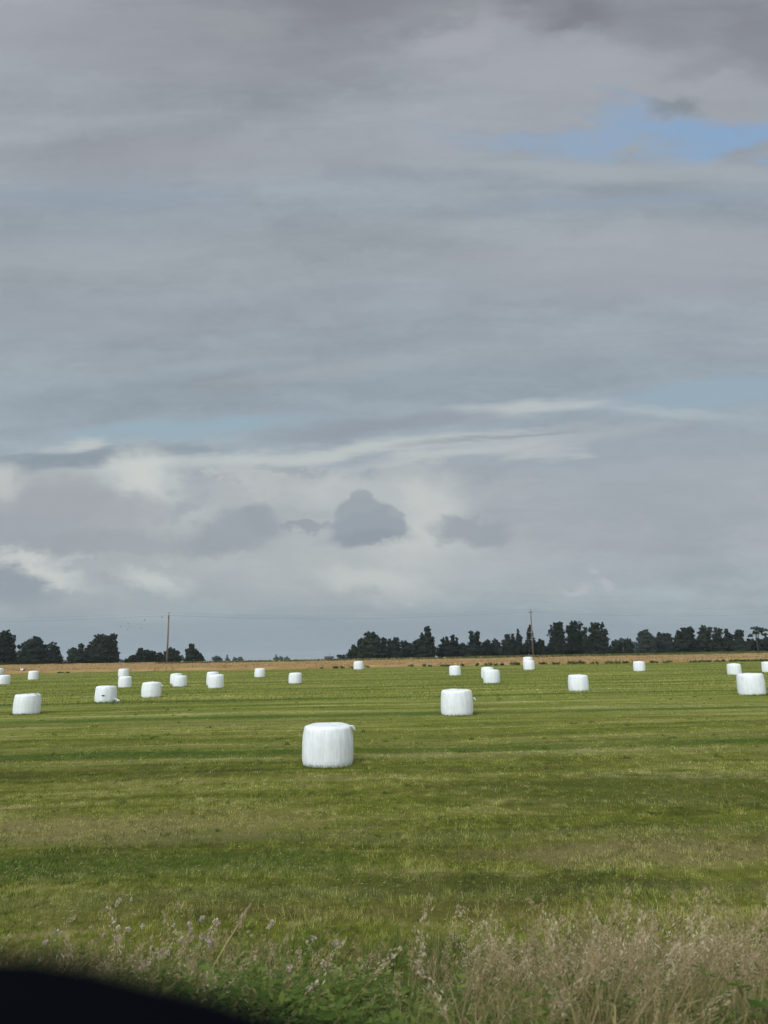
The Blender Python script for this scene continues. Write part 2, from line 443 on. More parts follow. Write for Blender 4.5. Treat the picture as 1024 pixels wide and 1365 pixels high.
M_WALLW = simple('white_wall', (.62, .62, .60), .9, .1, 2)
M_ASPH = simple('asphalt', (.05, .05, .052), .95, .1, 30)
M_BIRD = simple('dark_feathers', (.03, .03, .032), .8, .1)
M_STORKW = simple('white_feathers', (.75, .74, .70), .8, .1)
M_CARBLACK = simple('black_car_trim', (.0012, .0014, .0028), .7, .02, 20, .1)
M_RUBBER = simple('black_rubber', (.003, .0035, .006), .95, .02, 40, .1)

# ------------------------------------------------------------------ ground
def geo_steps(a, b, s0, g):
    o = [a]; s = s0
    while o[-1] < b: o.append(o[-1] + s); s *= g
    return np.array(o)
ys = np.concatenate([np.arange(-40, 0, 4.0), geo_steps(0, 2600, .3, 1.035)])
xp = geo_steps(0, 2600, .6, 1.09); xs = np.concatenate([-xp[:0:-1], xp])
X, Y = np.meshgrid(xs, ys)
Z = gz(X, Y)
bump = (np.sin(X * 1.7 + Y * .6) * np.sin(Y * 1.3 - X * .5) * .025 + np.sin(X * .35 + 1) * np.sin(Y * .42) * .03) * np.clip(1 - Y / 60, 0, 1)
Z = Z + bump * (Y > 2.4)
V = np.stack([X, Y, Z], -1).reshape(-1, 3)
nx = len(xs); i, j = np.meshgrid(np.arange(len(ys) - 1), np.arange(nx - 1), indexing='ij')
q = (i * nx + j).ravel(); Fq = np.stack([q, q + 1, q + nx + 1, q + nx], 1)
tag(mesh_np('ground', V, Fq, M_LAND, smooth=True), kind='structure')
def gzb(x, y):
    b = (np.sin(x * 1.7 + y * .6) * np.sin(y * 1.3 - x * .5) * .025 + np.sin(x * .35 + 1) * np.sin(y * .42) * .03) * np.clip(1 - y / 60, 0, 1)
    return gz(x, y) + b * (y > 2.4)
rv = [(x, y, 1.62 + .03) for y in (-7.5, 1.15) for x in (-400, 400)]
tag(pymesh('road', rv, [(0, 1, 3, 2)], M_ASPH), kind='structure')

# ------------------------------------------------------------------ mown grass (stuff): short blades, thinner with distance
def blades(n, ymin, ymax, hmin, hmax, wk, wmin, spread=.72):
    u = rng.uniform(1 / ymax, 1 / ymin, n); y = 1 / u
    x = rng.uniform(-spread, spread, n) * (y + 1.0)
    return x, y
def blade_mesh(name, x, y, h, wd, mat, tint, lean=.45, z=None):
    n = len(x); z = gzb(x, y) if z is None else z
    yaw = rng.uniform(0, 2 * math.pi, n); ly = rng.uniform(0, 2 * math.pi, n); la = rng.uniform(0, lean, n) * h
    cx, cy = np.cos(yaw) * wd / 2, np.sin(yaw) * wd / 2
    V = np.empty((n, 3, 3))
    V[:, 0] = np.stack([x - cx, y - cy, z - .01], 1); V[:, 1] = np.stack([x + cx, y + cy, z - .01], 1)
    V[:, 2] = np.stack([x + np.cos(ly) * la, y + np.sin(ly) * la, z + h], 1)
    return mesh_np(name, V.reshape(-1, 3), np.arange(3 * n).reshape(-1, 3), mat, tint=np.repeat(tint, 3))

BALES = []   # filled below, grass tufts need their places
#        cx    bottom  w    top   extras
BD = [  (35.2, 953.1, 34.3, 924.4, 'tail_top_right', 'larger white bale near the left edge, with a knob on its top right rim'),
        (140.4, 936.6, 28.0, 913.8, 'tail_low_right', 'white bale with a dark tear on its side and crumpled film at its foot'),
        (201.5, 930.2, 26.0, 908.7, 'tail_right', 'white bale with a small film knob at upper right, right of the torn bale'),
        (166.3, 917.2, 17.6, 902.6, '', 'white bale with grassy foot standing just in front of another, above the torn bale'),
        (164.5, 902.8, 14.2, 891.0, '', 'small white bale at the wheat edge directly behind the one above the torn bale'),
        (44.0, 906.6, 13.4, 894.2, '', 'small white bale near the wheat edge beside the stork, far left'),
        (4.2, 913.0, 17.2, 899.8, '', 'white bale cut by the left edge of the view, nearer of the two there'),
        (-3.0, 899.6, 13.6, 891.0, '', 'small white bale mostly cut off at the left edge, farther of the two there'),
        (239.5, 915.8, 19.0, 900.3, '', 'front white bale of the overlapping pair below the left utility pole'),
        (235.0, 912.4, 16.6, 897.5, '', 'rear white bale of the overlapping pair below the left utility pole'),
        (287.7, 917.8, 21.6, 898.8, '', 'front bale, rounder and larger, of the overlapping pair right of the left utility pole'),
        (283.3, 913.6, 16.6, 895.0, '', 'rear bale peeping over the larger one, right of the left utility pole'),
        (346.2, 903.2, 14.5, 890.7, '', 'small lone white bale below the open gap, left of another lone bale'),
        (393.5, 911.8, 17.8, 897.3, '', 'lone white bale behind and to the left of the nearest large bale'),
        (478.2, 892.9, 13.5, 881.0, '', 'small white bale at the wheat edge below the left end of the long tree belt'),
        (607.0, 901.0, 16.0, 887.1, '', 'small lone white bale directly behind the second largest bale'),
        (655.7, 911.2, 22.8, 892.2, '', 'front white bale of the overlapping pair right of the second largest bale'),
        (650.2, 904.4, 17.4, 889.1, '', 'rear white bale of the overlapping pair right of the second largest bale'),
        (609.8, 954.9, 43.4, 918.1, 'tail_right', 'second largest white bale, barrel shaped, with a film tuft high on its right side'),
        (705.7, 893.2, 15.3, 880.0, '', 'front white bale of the two overlapping at the foot of the right utility pole'),
        (704.2, 889.8, 13.4, 875.4, '', 'rear white bale of the two overlapping at the foot of the right utility pole'),
        (437.0, 1024.4, 68.0, 964.0, 'tail_top_corner', 'nearest and largest white bale, with wrinkles and a film tip at its right shoulder'),
        (771.8, 921.6, 27.2, 899.0, 'tail_top', 'white bale with a film knob on top, between right pole and far right bales'),
        (852.6, 895.2, 16.0, 881.3, '', 'small lone white bale before the wheat right of the right utility pole'),
        (979.6, 900.0, 18.2, 884.3, '', 'small white bale just behind the large bale at far right'),
        (1003.2, 927.2, 36.8, 896.7, '', 'large white bale with grass smears round its foot near the right edge'),
        (1024.5, 896.6, 15.6, 881.8, '', 'small white bale cut by the right edge of the view')]
for cx, bot, wpx, top, ex, lab in BD:
    hit = ground_hit(cx, bot)
    R = 0.66
    for _ in range(4):
        Yc = hit.y + R * .95; R = wpx * Yc / FPX / 2 * .985
    R = min(max(R, .58), .80)
    c = ground_hit(cx, bot) * 1.0
    cen = Vector((c.x * (c.y + R * .95) / c.y, c.y + R * .95, 0)); cen.z = float(gzb(cen.x, cen.y))
    H = at(cx, top, cen.y - R * .1).z - cen.z
    H = min(max(H, 1.0), 1.45)
    BALES.append((cen, R, H, ex, lab))

_g = np.random.default_rng(3).random((256, 256))
def vnoise(x, y, s):
    x = np.asarray(x) * s + 1000.0; y = np.asarray(y) * s + 1000.0
    i, j = np.floor(x).astype(int), np.floor(y).astype(int); fx, fy = x - i, y - j
    fx = fx * fx * (3 - 2 * fx); fy = fy * fy * (3 - 2 * fy); i %= 255; j %= 255
    return (_g[i, j] * (1 - fx) + _g[i + 1, j] * fx) * (1 - fy) + (_g[i, j + 1] * (1 - fx) + _g[i + 1, j + 1] * fx) * fy
x, y = blades(330000, 7.6, 60, 0, 0, 0, 0)
_c = .5 * vnoise(x, y, 4.0) + .3 * vnoise(x + 9, y, 9.0) + .2 * vnoise(x, y + 5, 1.2)
_k = rng.random(len(x)) < np.clip((_c - .28) * 3.0, .12, 1)
x, y, _c = x[_k], y[_k], _c[_k]
_f = np.where(y < 16, vnoise(x + 3, y * .6, 13.0), np.where(y < 26, vnoise(x + 3, y * .5, 8.0), vnoise(x + 3, y * .4, 4.5)))
g = np.clip(rng.uniform(0, 1, len(x)) * .45 + (_c - .5) * .7 + (_f - .5) * 1.0 + .28, 0, 1)
h = rng.uniform(.015, .045, len(x)) * (.5 + 1.2 * _c) * (1 + 1.0 * (rng.random(len(x)) < .05)); wd = np.maximum(.008, y * .0011) * rng.uniform(.6, 1.4, len(x))
xf, yf = blades(60000, 45, 116, 0, 0, 0, 0, .66)
hf = rng.uniform(.04, .10, len(xf)); wf = yf * .0011 * rng.uniform(.6, 1.6, len(xf))
# tufts hugging the foot of every bale
tx, ty = [], []
for cen, R, H, ex, lab in BALES:
    n = 420 if cen.y < 45 else 120
    a = rng.normal(1.5 * math.pi, .8, n); r = R * rng.uniform(.97, 1.22, n)
    tx.append(cen.x + np.cos(a) * r); ty.append(cen.y + np.sin(a) * r)
tx = np.concatenate(tx); ty = np.concatenate(ty)
th = rng.uniform(.03, .12, len(tx)) ; tw = np.maximum(.012, ty * .0006) * rng.uniform(.6, 1.3, len(tx))
# scattered weeds standing in the stubble
cx_, cy_ = blades(1500, 9, 60, 0, 0, 0, 0)
wx, wy, wh, wt = [], [], [], []
for a, b in zip(cx_, cy_):
    n = rng.integers(6, 26); s = rng.uniform(.03, .13)
    wx.append(a + rng.normal(0, s, n)); wy.append(b + rng.normal(0, s, n)); wh.append(rng.uniform(.03, .07, n) * (2.0 if rng.random() < .12 else 1.0)); wt.append(np.clip(rng.normal(rng.choice([.03, .03, .5, .9]), .05, n), 0, 1))
wx = np.concatenate(wx); wy = np.concatenate(wy); wh = np.concatenate(wh); wt = np.concatenate(wt)
xx = np.concatenate([x, xf, tx, wx]); yy = np.concatenate([y, yf, ty, wy]); hh = np.concatenate([h, hf, th, wh])
ww = np.concatenate([wd, wf, tw, np.maximum(.014, wy * .0012)])
tt = np.concatenate([g, rng.uniform(.1, .9, len(xf)), rng.uniform(.0, .5, len(tx)), wt])
keep = yy > 7.4
tag(blade_mesh('mown_grass', xx[keep], yy[keep], hh[keep], ww[keep], M_BLADE, tt[keep], .8),
    'short mown grass and stubble covering the green field in pale and dark swaths', 'grass', kind='stuff')

# cut straw lying on the stubble
lx_, ly_ = blades(46000, 8.2, 45, 0, 0, 0, 0); _k = rng.random(len(lx_)) < np.clip((vnoise(lx_ * .35, ly_, 1.1) - .3) * 2.2, .06, 1); lx_, ly_ = lx_[_k], ly_[_k]
n = len(lx_); a_ = rng.uniform(0, 3.14, n); L_ = rng.uniform(.008, .032, n) * np.clip(ly_ / 14, 1, 2); w_ = np.maximum(.0018, ly_ * .00028); zz = gzb(lx_, ly_) + rng.uniform(.004, .026, n)
ux, uy = np.cos(a_) * L_, np.sin(a_) * L_; px_, py_ = -np.sin(a_) * w_, np.cos(a_) * w_
Q = np.stack([np.stack([lx_ - ux, ly_ - uy, zz], 1), np.stack([lx_ + px_, ly_ + py_, zz + .004], 1), np.stack([lx_ + ux, ly_ + uy, zz + rng.uniform(-.01, .03, n)], 1), np.stack([lx_ - px_, ly_ - py_, zz - .004], 1)], 1)
M_CLIP = attr_mat('dry_clippings', [(0, (.08, .075, .028)), (.6, (.18, .175, .065)), (1, (.34, .32, .16))], .9, .1)
tag(mesh_np('cut_straw', Q.reshape(-1, 3), np.arange(4 * n).reshape(-1, 4), M_CLIP, tint=np.repeat(rng.random(n), 4)),
    'dry cut straw lying loose on the mown field', 'straw', kind='stuff')

# ------------------------------------------------------------------ wheat (stuff) and the rough grass round it
def slab(name, x0, x1, yn, yf_, hgt, mat, tufts, th, tw, lab, cat, nx=160, ny=26, jit=.07):
    xs = np.linspace(x0, x1, nx); tsv = np.linspace(0, 1, ny)
    X = np.repeat(xs[None], ny, 0); Yn = yn(xs); Yf = yf_(xs)
    Y = Yn[None] + (Yf - Yn)[None] * tsv[:, None]
    Y = Y + rng.normal(0, .25, Y.shape)
    Z = gz(X, Y) + hgt + rng.normal(0, jit, X.shape)
    top = np.stack([X, Y, Z], -1)
    f0 = np.stack([X[0], Y[0] - .1, gz(X[0], Y[0]) - .1], -1)[None]; b0 = np.stack([X[-1], Y[-1] + .1, gz(X[-1], Y[-1]) - .1], -1)[None]
    G = np.concatenate([f0, top, b0], 0); r = G.shape[0]
    i, j = np.meshgrid(np.arange(r - 1), np.arange(nx - 1), indexing='ij'); q = (i * nx + j).ravel()
    Fq = np.stack([q, q + 1, q + nx + 1, q + nx], 1)
    nz = rng.uniform(.25, .75, (r, nx)); tint = nz.ravel()
    Vs = G.reshape(-1, 3)
    # tufts as thin tall quads (two triangles each, stored as quads)
    n = tufts; tx = rng.uniform(x0, x1, n); s = rng.random(n) ** 1.6
    ty = np.interp(tx, xs, Yn) + (np.interp(tx, xs, Yf) - np.interp(tx, xs, Yn)) * s
    yaw = rng.uniform(-.9, .9, n); hw = tw * rng.uniform(.5, 1.4, n) / 2; hh = th * rng.uniform(.75, 1.2, n)
    zb = gz(tx, ty) + np.maximum(hgt - .35, -.02); lx = rng.normal(0, .06, n)
    c, sn = np.cos(yaw) * hw, np.sin(yaw) * hw; zt = gz(tx, ty) + hh
    T = np.stack([np.stack([tx - c, ty - sn, zb], 1), np.stack([tx + c, ty + sn, zb], 1),
                  np.stack([tx + c * .25 + lx, ty + sn * .25, zt], 1), np.stack([tx - c * .6 + lx, ty - sn * .6, zt - .03], 1)], 1)
    Vall = np.concatenate([Vs, T.reshape(-1, 3)]); Fall = np.concatenate([Fq, np.arange(4 * n).reshape(-1, 4) + len(Vs)])
    tint = np.concatenate([tint, np.repeat(rng.uniform(0, 1, n), 4)])
    return tag(mesh_np(name, Vall, Fall, mat, tint=tint), lab, cat, kind='stuff')
slab('wheat_field', -170, 190, lambda x: 115 + 1.2 * np.sin(x * .11), lambda x: 156 + 0 * x, .42, M_WHEAT, 30000, .52, .22,
     'nearer golden brown band of ripe grain along the far edge of the mown field', 'grain field')
slab('wheat_field', -260, 60, lambda x: 160.5 + 0 * x, lambda x: np.where(x < 20, 204, 204 - (x - 20) * .75), .42, M_WHEAT, 16000, .52, .26,
     'farther golden brown band of ripe grain beyond the thin green strip, up to the trees', 'grain field')
slab('rough_grass_strip', -50, 60, lambda x: 156.6 + .3 * np.sin(x), lambda x: 160 + 0 * x, .45, M_FARGRASS, 1800, .75, .35,
     'thin green weedy strip dividing the two bands of ripe grain', 'grass', 90, 5)
slab('rough_grass_strip', 26, 290, lambda x: np.where(x < 60, 203 - (x - 26) * 1.1, 166 + 0 * x), lambda x: 236 + 0 * x, .40, M_FARGRASS, 14000, .62, .5,
     'dull green rough grass between the grain and the right hand trees', 'grass', 120, 16, .12)

# ------------------------------------------------------------------ foliage clouds
def leaf_cloud(lobes, size, dens, core=.80, openf=1.0):
    """lobes: (centre Vector, rx, ry, rz). Leaf-clump quads through each lobe's outer volume plus an uneven inner mass."""
    Vs, Fs, T = [], [], []; off = 0
    for (c, a, b, d) in lobes:
        n = max(24, int(dens * 2.2 * (a * d + a * b + b * d) / size ** 2))
        dr = rng.normal(size=(n, 3)); dr /= np.linalg.norm(dr, axis=1)[:, None]
        r = rng.uniform(.55, 1.08, n) ** .7
        # uneven outline: bumps of the radius with direction
        ph = rng.uniform(0, 6.28, 6)
        bump = 1 + .10 * np.sin(dr[:, 0] * 5 + ph[0]) * np.sin(dr[:, 2] * 6 + ph[1]) + .09 * np.sin(dr[:, 1] * 7 + ph[2] + dr[:, 2] * 4) + .07 * np.sin(dr[:, 2] * 11 + ph[3] + dr[:, 0] * 9)
        P = np.array(c)[None] + dr * (r * bump)[:, None] * np.array([a, b, d])[None]
        u = rng.normal(size=(n, 3)); u /= np.linalg.norm(u, axis=1)[:, None]
        v = np.cross(u, rng.normal(size=(n, 3))); v /= np.linalg.norm(v, axis=1)[:, None]
        s = size * rng.uniform(.35, 1.25, n)[:, None]
        Q = np.stack([P - u * s * .5, P + v * s * .35, P + u * s * .6, P - v * s * .4], 1)
        Vs.append(Q.reshape(-1, 3)); Fs.append(np.arange(4 * n).reshape(-1, 4) + off); off += 4 * n
        up = np.clip(.35 + .3 * dr[:, 2], 0, 1) * 0 + .5
        T.append(np.repeat(np.clip(up + rng.normal(0, .28, n), 0, 1), 4))
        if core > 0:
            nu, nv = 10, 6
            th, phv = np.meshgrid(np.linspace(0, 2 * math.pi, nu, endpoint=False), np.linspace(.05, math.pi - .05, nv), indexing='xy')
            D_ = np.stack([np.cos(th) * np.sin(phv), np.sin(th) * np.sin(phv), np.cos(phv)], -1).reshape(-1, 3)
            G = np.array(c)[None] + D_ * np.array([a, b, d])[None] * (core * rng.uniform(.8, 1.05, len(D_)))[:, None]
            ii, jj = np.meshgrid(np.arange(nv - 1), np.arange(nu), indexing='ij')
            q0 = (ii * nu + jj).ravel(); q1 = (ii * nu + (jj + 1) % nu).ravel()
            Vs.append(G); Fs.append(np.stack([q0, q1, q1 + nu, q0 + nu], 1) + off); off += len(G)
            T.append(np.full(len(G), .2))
    return np.concatenate(Vs), np.concatenate(Fs), np.concatenate(T)

PLAT = 2.15
def make_tree(label, lobes, dist, kind='tree', core=.8, size=None, mat=None, group=None, name='tree', trunk=True, dens=1.5, flat=1.0, fill=True):
    s = dist / FPX
    xs = [l[0] for l in lobes]; wts = [l[2] * l[3] for l in lobes]
    cx = sum(a * b for a, b in zip(xs, wts)) / sum(wts)
    gr = float(gz(0, dist))
    root = bpy.data.objects.new(name, None); C.objects.link(root)
    base = at(cx, 872, dist); base.z = gr - .05; root.location = base
    tag(root, label, kind, group)
    L = []
    gpy = 872.7 + (512 - cx) * .0176 + (EYE - gr) / dist * FPX          # foot of the tree, photo rows
    full = list(lobes)
    if trunk and fill:
        for (lx, ly, rx, ry) in lobes:                                # boughs below each lobe, down to the undergrowth
            yy = ly + ry * .8
            while yy < gpy - 1.5:
                full.append((lx + random.uniform(-.25, .25) * rx, yy, max(rx, 3.5) * random.uniform(1.0, 1.2), max(2.5, min(5, ry * .8)))); yy += 4.5
    if name == 'tree' and group == TG['B'] and dist < 350 and len(lobes) > 1 and 'egg' not in label and 'pointed low' not in label:
        for k in range(4): full.append((cx + (k - 1.5) * 7, gpy - 8.5 + random.uniform(-1.5, 1.5), 7.5, 8.5))
    for (lx, ly, rx, ry) in full:
        p = at(lx, ly, dist) - base
        p.y = random.uniform(-.3, .3) * rx * s
        ry = min(ry, (gpy + 1 - ly)) if ly < gpy else ry
        L.append((p, rx * s * .92, max(rx * s * .9, 1.0 * flat), ry * s * .92))
        if (lx, ly, rx, ry) in lobes or rx > 4:                       # smaller boughs that break the lobe's outline
            for k in range(int(3 + rx * .9)):
                a_ = random.uniform(-.3, math.pi + .3); rr_ = random.uniform(.6, 1.0)
                q_ = p + Vector((math.cos(a_) * rx * s * rr_, random.uniform(-.5, .5) * rx * s, math.sin(a_) * ry * s * rr_))
                f_ = random.uniform(.16, .34)
                L.append((q_, max(rx * s * f_, .35), max(rx * s * f_, .35), max(ry * s * f_, .35)))
    size = size or .50
    Vv, Ff, T = leaf_cloud(L, size, dens, core)
    T = np.clip(T + random.uniform(-.25, .3), 0, 1)
    Vv[:, 2] = np.maximum(Vv[:, 2], .02)
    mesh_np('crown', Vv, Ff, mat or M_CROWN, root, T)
    if trunk:
        TV, TF = [], []
        zt = max(l[0].z for l in L) * .8; r0 = .05 + .028 * max(l[0].z + l[3] for l in L)
        k = [Vector((0, 0, -.1)), Vector((random.uniform(-.2, .2), 0, zt * .35)), Vector((random.uniform(-.4, .4), 0, zt * .7)), Vector((random.uniform(-.5, .5), 0, zt))]
        tube(TV, TF, k, [r0, r0 * .8, r0 * .5, r0 * .2], 7)
        for l in L[:4]:
            st = k[1].lerp(k[2], random.random())
            tube(TV, TF, [st, st.lerp(l[0], .5) + Vector((0, 0, -.3)), l[0]], [r0 * .4, r0 * .28, r0 * .1], 5)
        pymesh('trunk', TV, TF, M_BARK, root, True)
    return root

TG = {'L': 'trees in the left hand clumps beyond the grain', 'B': 'trees of the long belt beyond the grain', 'F': 'small far trees on the horizon'}
TREES = [
 ('L', 285, 'tall ragged dark tree at the left edge with its knobbly top above its neighbours', [(9,844,6,5),(2,852,8,8),(9,860,10,11),(6,875,13,10),(18,852,3,5),(16,870,7,11)]),
 ('L', 280, 'broad dome shaped dark tree, second from the left edge', [(47,857,10,8),(36,864,10,10),(51,866,11,11),(30,873,8,8),(42,878,18,8),(59,873,5,9)]),
 ('L', 278, 'smaller rounded tree with sky holes, just left of the low grey roof', [(71,862,6.5,5.5),(75,868,6,6),(67,871,5,6),(74,878,8,7),(80,878,3,3.5),(65,879,5,6)]),
 ('L', 280, 'low bushy dark tree with a small knob on top, right of the low grey roof', [(108,862,3.5,4.5),(97,869,6.5,5),(103,872,8,8),(97,878,7,7),(106,879,9,6)]),
 ('L', 286, 'squat dark tree joining the low bushy one to the big leaning one', [(115,868,4,4),(114,876,8,8),(121,874,7,9)]),
 ('L', 276, 'large irregular left hand tree with a horn like top and ragged right edge', [(131,850,5,4.5),(138,850,5,4),(127,858,8,6),(152,848,4,3.5),(146,854,7,7),(137,862,13,10),(155,859,3.2,4),(152,868,6,5),(136,874,14,9),(152,875,3.5,3)]),
 ('L', 310, 'small greyish bush like tree left of the low clump behind the left pole', [(177,877,5,3.8),(172,880,5,3)]),
 ('L', 288, 'roundest tree at the left end of the low clump behind the left pole', [(188,869,6,5),(186,875,5,6),(194,872,5,5),(190,879,7,4)]),
 ('L', 290, 'middle tree of the low clump left of the left pole', [(200,871,5,5),(205,874,5,5),(201,878,8,5)]),
 ('L', 292, 'lowest tree of the clump just left of the left pole', [(212,874,4,4),(213,878,6,4)]),
 ('L', 286, 'dome shaped tree directly behind the left utility pole', [(228,868,5.5,4.5),(222,872,5,4),(233,873,6,6),(227,878,10,4.5),(237,877,3,4)]),
 ('L', 284, 'isolated dark pear shaped tree right of the left utility pole', [(256,863,4.5,5),(254,869,6.5,6),(261,870,5,5),(258,876,10,5),(267,874,4,5)]),
 ('B', 300, 'small dark dome of foliage alone before the left end of the long belt', [(455,875,5.5,2.6)]),
 ('B', 290, 'pointed low tree at the left end of the long belt', [(472,863,3.2,4),(467,870,4,3.5),(474,870,6,7)]),
 ('B', 286, 'big round headed tree, highest at the left end of the long belt', [(494,848,8,6),(485,856,7,6),(501,854,6,7),(494,864,13,10),(481,868,6,8)]),
 ('B', 292, 'narrow round topped tree right of the big round headed one', [(512,854,4,4),(512,862,5,7),(513,870,6,6)]),
 ('B', 288, 'double headed tree right of the narrow round topped one', [(528,853,4,3.5),(520,856,3.5,4),(525,863,8,8),(525,871,9,5)]),
 ('B', 292, 'low broad tree just left of the tall tree with a flag like top', [(538,858,5,4),(546,860,4,4),(541,867,9,9)]),
 ('B', 282, 'tall tree with a thin flag like top standing above the belt', [(569.5,838,3.2,3),(571,845,4,4),(563.5,848,3.5,4),(570,853,8,6),(557,856,6,5),(565,866,16,10),(577,852,1.4,3)]),
 ('B', 290, 'thin spiky tops between the flag topped tree and the square topped tree', [(591,855,2.6,5.5),(596,854,2.4,5.5),(603.5,852,3,5.5),(609,855,2,5),(598,865,14,9)]),
 ('B', 294, 'low tree tucked left of the square topped tree', [(616,861,4,4),(616,869,7,7)]),
 ('B', 284, 'tall tree with a square notched top in the middle of the belt', [(628.5,845,3,4),(636,845,3,4.5),(632.5,852,7,7),(633,862,7,9),(626,869,9,7)]),
 ('B', 290, 'low rounded tree right of the square topped tree', [(649,857,5.5,4),(647,866,8,8)]),
 ('B', 292, 'small domed tree left of the bushy spiked one near the right pole', [(661,856,5,4.5),(661,866,8,9)]),
 ('B', 286, 'bushy tree with two small points left of the thin spire', [(677,850,4,4.5),(683.5,849,2,5),(675,857,6,6),(680,862,8,8),(676,869,9,6)]),
 ('B', 288, 'thin leaning spire of a tree left of the spruce by the right pole', [(691,844,1.8,4.5),(693.5,850,2.8,4),(690,857,5,6),(688,867,8,8)]),
 ('B', 286, 'low dark tree filling the gap right of the spruce', [(719,858,6,5),(720,866,9,8)]),
 ('B', 282, 'tall open crowned tree with sky holes, first right of the right pole', [(740,834,5,4),(747,833,4,4),(738,842,6,5),(748,842,5.5,6),(743,852,9,7),(741,865,12,9)]),
 ('B', 284, 'tallest tree of the belt, middle of the high group right of the right pole', [(765,832,6,5),(773,834,3.5,5),(758,838,3.5,4.5),(767,842,10,7),(767,852,10,9),(765,866,13,8)]),
 ('B', 280, 'massive broad tree at the right end of the high group', [(789,834,3,4),(795,833,3.5,4),(802,834,2.6,4.5),(780,841,4,4),(796,842,11,7),(806,847,5.5,8),(797,856,14,9),(796,866,17,8)]),
 ('B', 288, 'left one of two low egg shaped trees before the gap in the belt', [(823,857,6,4.5),(822,865,8,7)]),
 ('B', 284, 'right one of two low egg shaped trees before the gap in the belt', [(837,856,5,5),(838,864,7,8)]),
 ('B', 420, 'hazy blue grey block of a tree right of the gap in the belt', [(861,845,7,5),(856,857,7,13),(868,858,9,12)]),
 ('B', 425, 'hazy blue grey flat topped tree behind the double headed dark one', [(880,848,6,5),(889,849,8,4),(884,859,13,11)]),
 ('B', 286, 'dark double headed tree right of the hazy blue grey ones', [(911,840,3.5,4),(920,839,5,4.5),(905,846,5,5),(915,850,10,8),(909,862,13,9)]),
 ('B', 290, 'tall dark tree right of the double headed one', [(938,838,4.5,4),(946,841,3.5,4.5),(938,848,8,7),(935,862,11,9)]),
 ('B', 286, 'ragged twin topped tree in the right part of the belt', [(954,841,2.6,4),(960,842,4,4),(957,851,8,7),(957,863,11,8)]),
 ('B', 290, 'narrow sloping tree left of the last dark block', [(969,843,2.8,4),(973,848,4,5),(970,858,8,10)]),
 ('B', 286, 'upright dark block of a tree left of the umbrella topped one', [(983,844,4,4),(988,844,3,4),(985,851,6,6),(986,862,9,8)]),
 ('B', 292, 'low dark tree mass under the umbrella topped one at the right edge', [(999,858,7,6),(1012,859,9,6),(1024,857,7,8),(1036,856,8,9)]),
]
for g_, dist, lab, lobes in TREES:
    op = ('open' in lab) or ('umbrella topped tree' in lab)
    holes = any(k in lab for k in ('open crowned', 'tallest tree', 'massive', 'sky holes', 'ragged', 'irregular'))
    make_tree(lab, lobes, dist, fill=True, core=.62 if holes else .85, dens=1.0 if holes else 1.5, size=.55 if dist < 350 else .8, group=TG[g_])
# spruce behind the right pole
lob = [(706.5, 836, .9, 3.2)]
for k in range(9): lob.append((706.5 + random.uniform(-.8, .8), 838 + k * 3.3, 2.1 + k * .85, 1.6))
lob += [(707, 866, 8, 7)]
make_tree('conical spruce directly behind the right utility pole', lob, 284, 'spruce', fill=False, name='spruce_tree', group=TG['B'])
# umbrella pine at far right: flat crown on a bare stem
make_tree('umbrella topped pine with bare stem near the right edge', [(1007,838,6,3),(1015,841,6.5,3.6),(1008,844,5,2.4),(1019,846,4,2.2),(1001,848,2.4,1.8)], 282, 'pine', core=.6, fill=False, name='pine_tree', group=TG['B'])
FAR = [(154, 881.5, 4, 2.2, 'low far bluish tree right of the big irregular tree'), (163, 881, 5, 2.2, 'wider low far bluish tree beside the greyish bush'),
       (243, 876, 2, 4, 'thin far sapling between the dome tree and the isolated tree'),
       (289, 877.5, 6, 3, 'far bluish round tree on the horizon, first in the open gap'), (303, 876, 1.0, 3.8, 'far thin upright tree in the open gap'),
       (313, 878, 2.2, 2.2, 'far tiny bluish tree left of its round neighbour'), (320, 878, 3.4, 2.4, 'far tiny round bluish tree, middle of the open gap'),
       (368, 875.5, .9, 3.6, 'far needle thin tree above the second tall band of grain'), (374, 877, 3.0, 2.2, 'far pale small tree right of the needle thin one'),
       (382.5, 877, 1.2, 2.4, 'far tiny upright bush, last in the open gap'),
       (828, 853.5, 4, 3, 'far hazy crown peeping between the two egg shaped trees'), (847, 860, 5, 5, 'far hazy crown filling the gap right of the egg shaped trees')]
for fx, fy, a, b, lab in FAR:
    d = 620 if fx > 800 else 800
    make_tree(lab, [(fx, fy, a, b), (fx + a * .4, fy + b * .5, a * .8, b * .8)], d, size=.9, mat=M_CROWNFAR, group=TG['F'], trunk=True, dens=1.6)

# shrubs and weed clumps
def make_shrub(px, py, rx, ry, Y, label, group=None, mat=None, size=.16):
    s = Y / FPX; c = at(px, py, Y); g0 = float(gz(c.x, Y))
    L = []
    for k in range(5):
        L.append((Vector((random.uniform(-.7, .7) * rx * s, random.uniform(-.4, .4) * rx * s, max(c.z - g0, .15) * random.uniform(.5, 1.1))),
                  rx * s * random.uniform(.35, .6), rx * s * .5, ry * s * random.uniform(.6, 1)))
    Vv, Ff, T = leaf_cloud(L, size, 1.0, .45); T = np.clip(T + random.uniform(-.3, .3), 0, 1)
    Vv[:, 2] = np.maximum(Vv[:, 2], -.03)
    o = mesh_np('shrub', Vv, Ff, mat or M_SHRUB, None, T); o.location = (c.x, Y, g0)
    return tag(o, label, 'shrub', group)
make_shrub(177, 883.5, 10, 2.2, 184, 'low green scrub at the far edge of the grain left of the left pole', size=.3)
make_shrub(340, 883.5, 2, 1.5, 184, 'tiny green bush at the far edge of the grain in the open gap', size=.3)
make_shrub(225.5, 884, 4.5, 1.9, 176, 'small green bush round the foot of the left utility pole', size=.25)
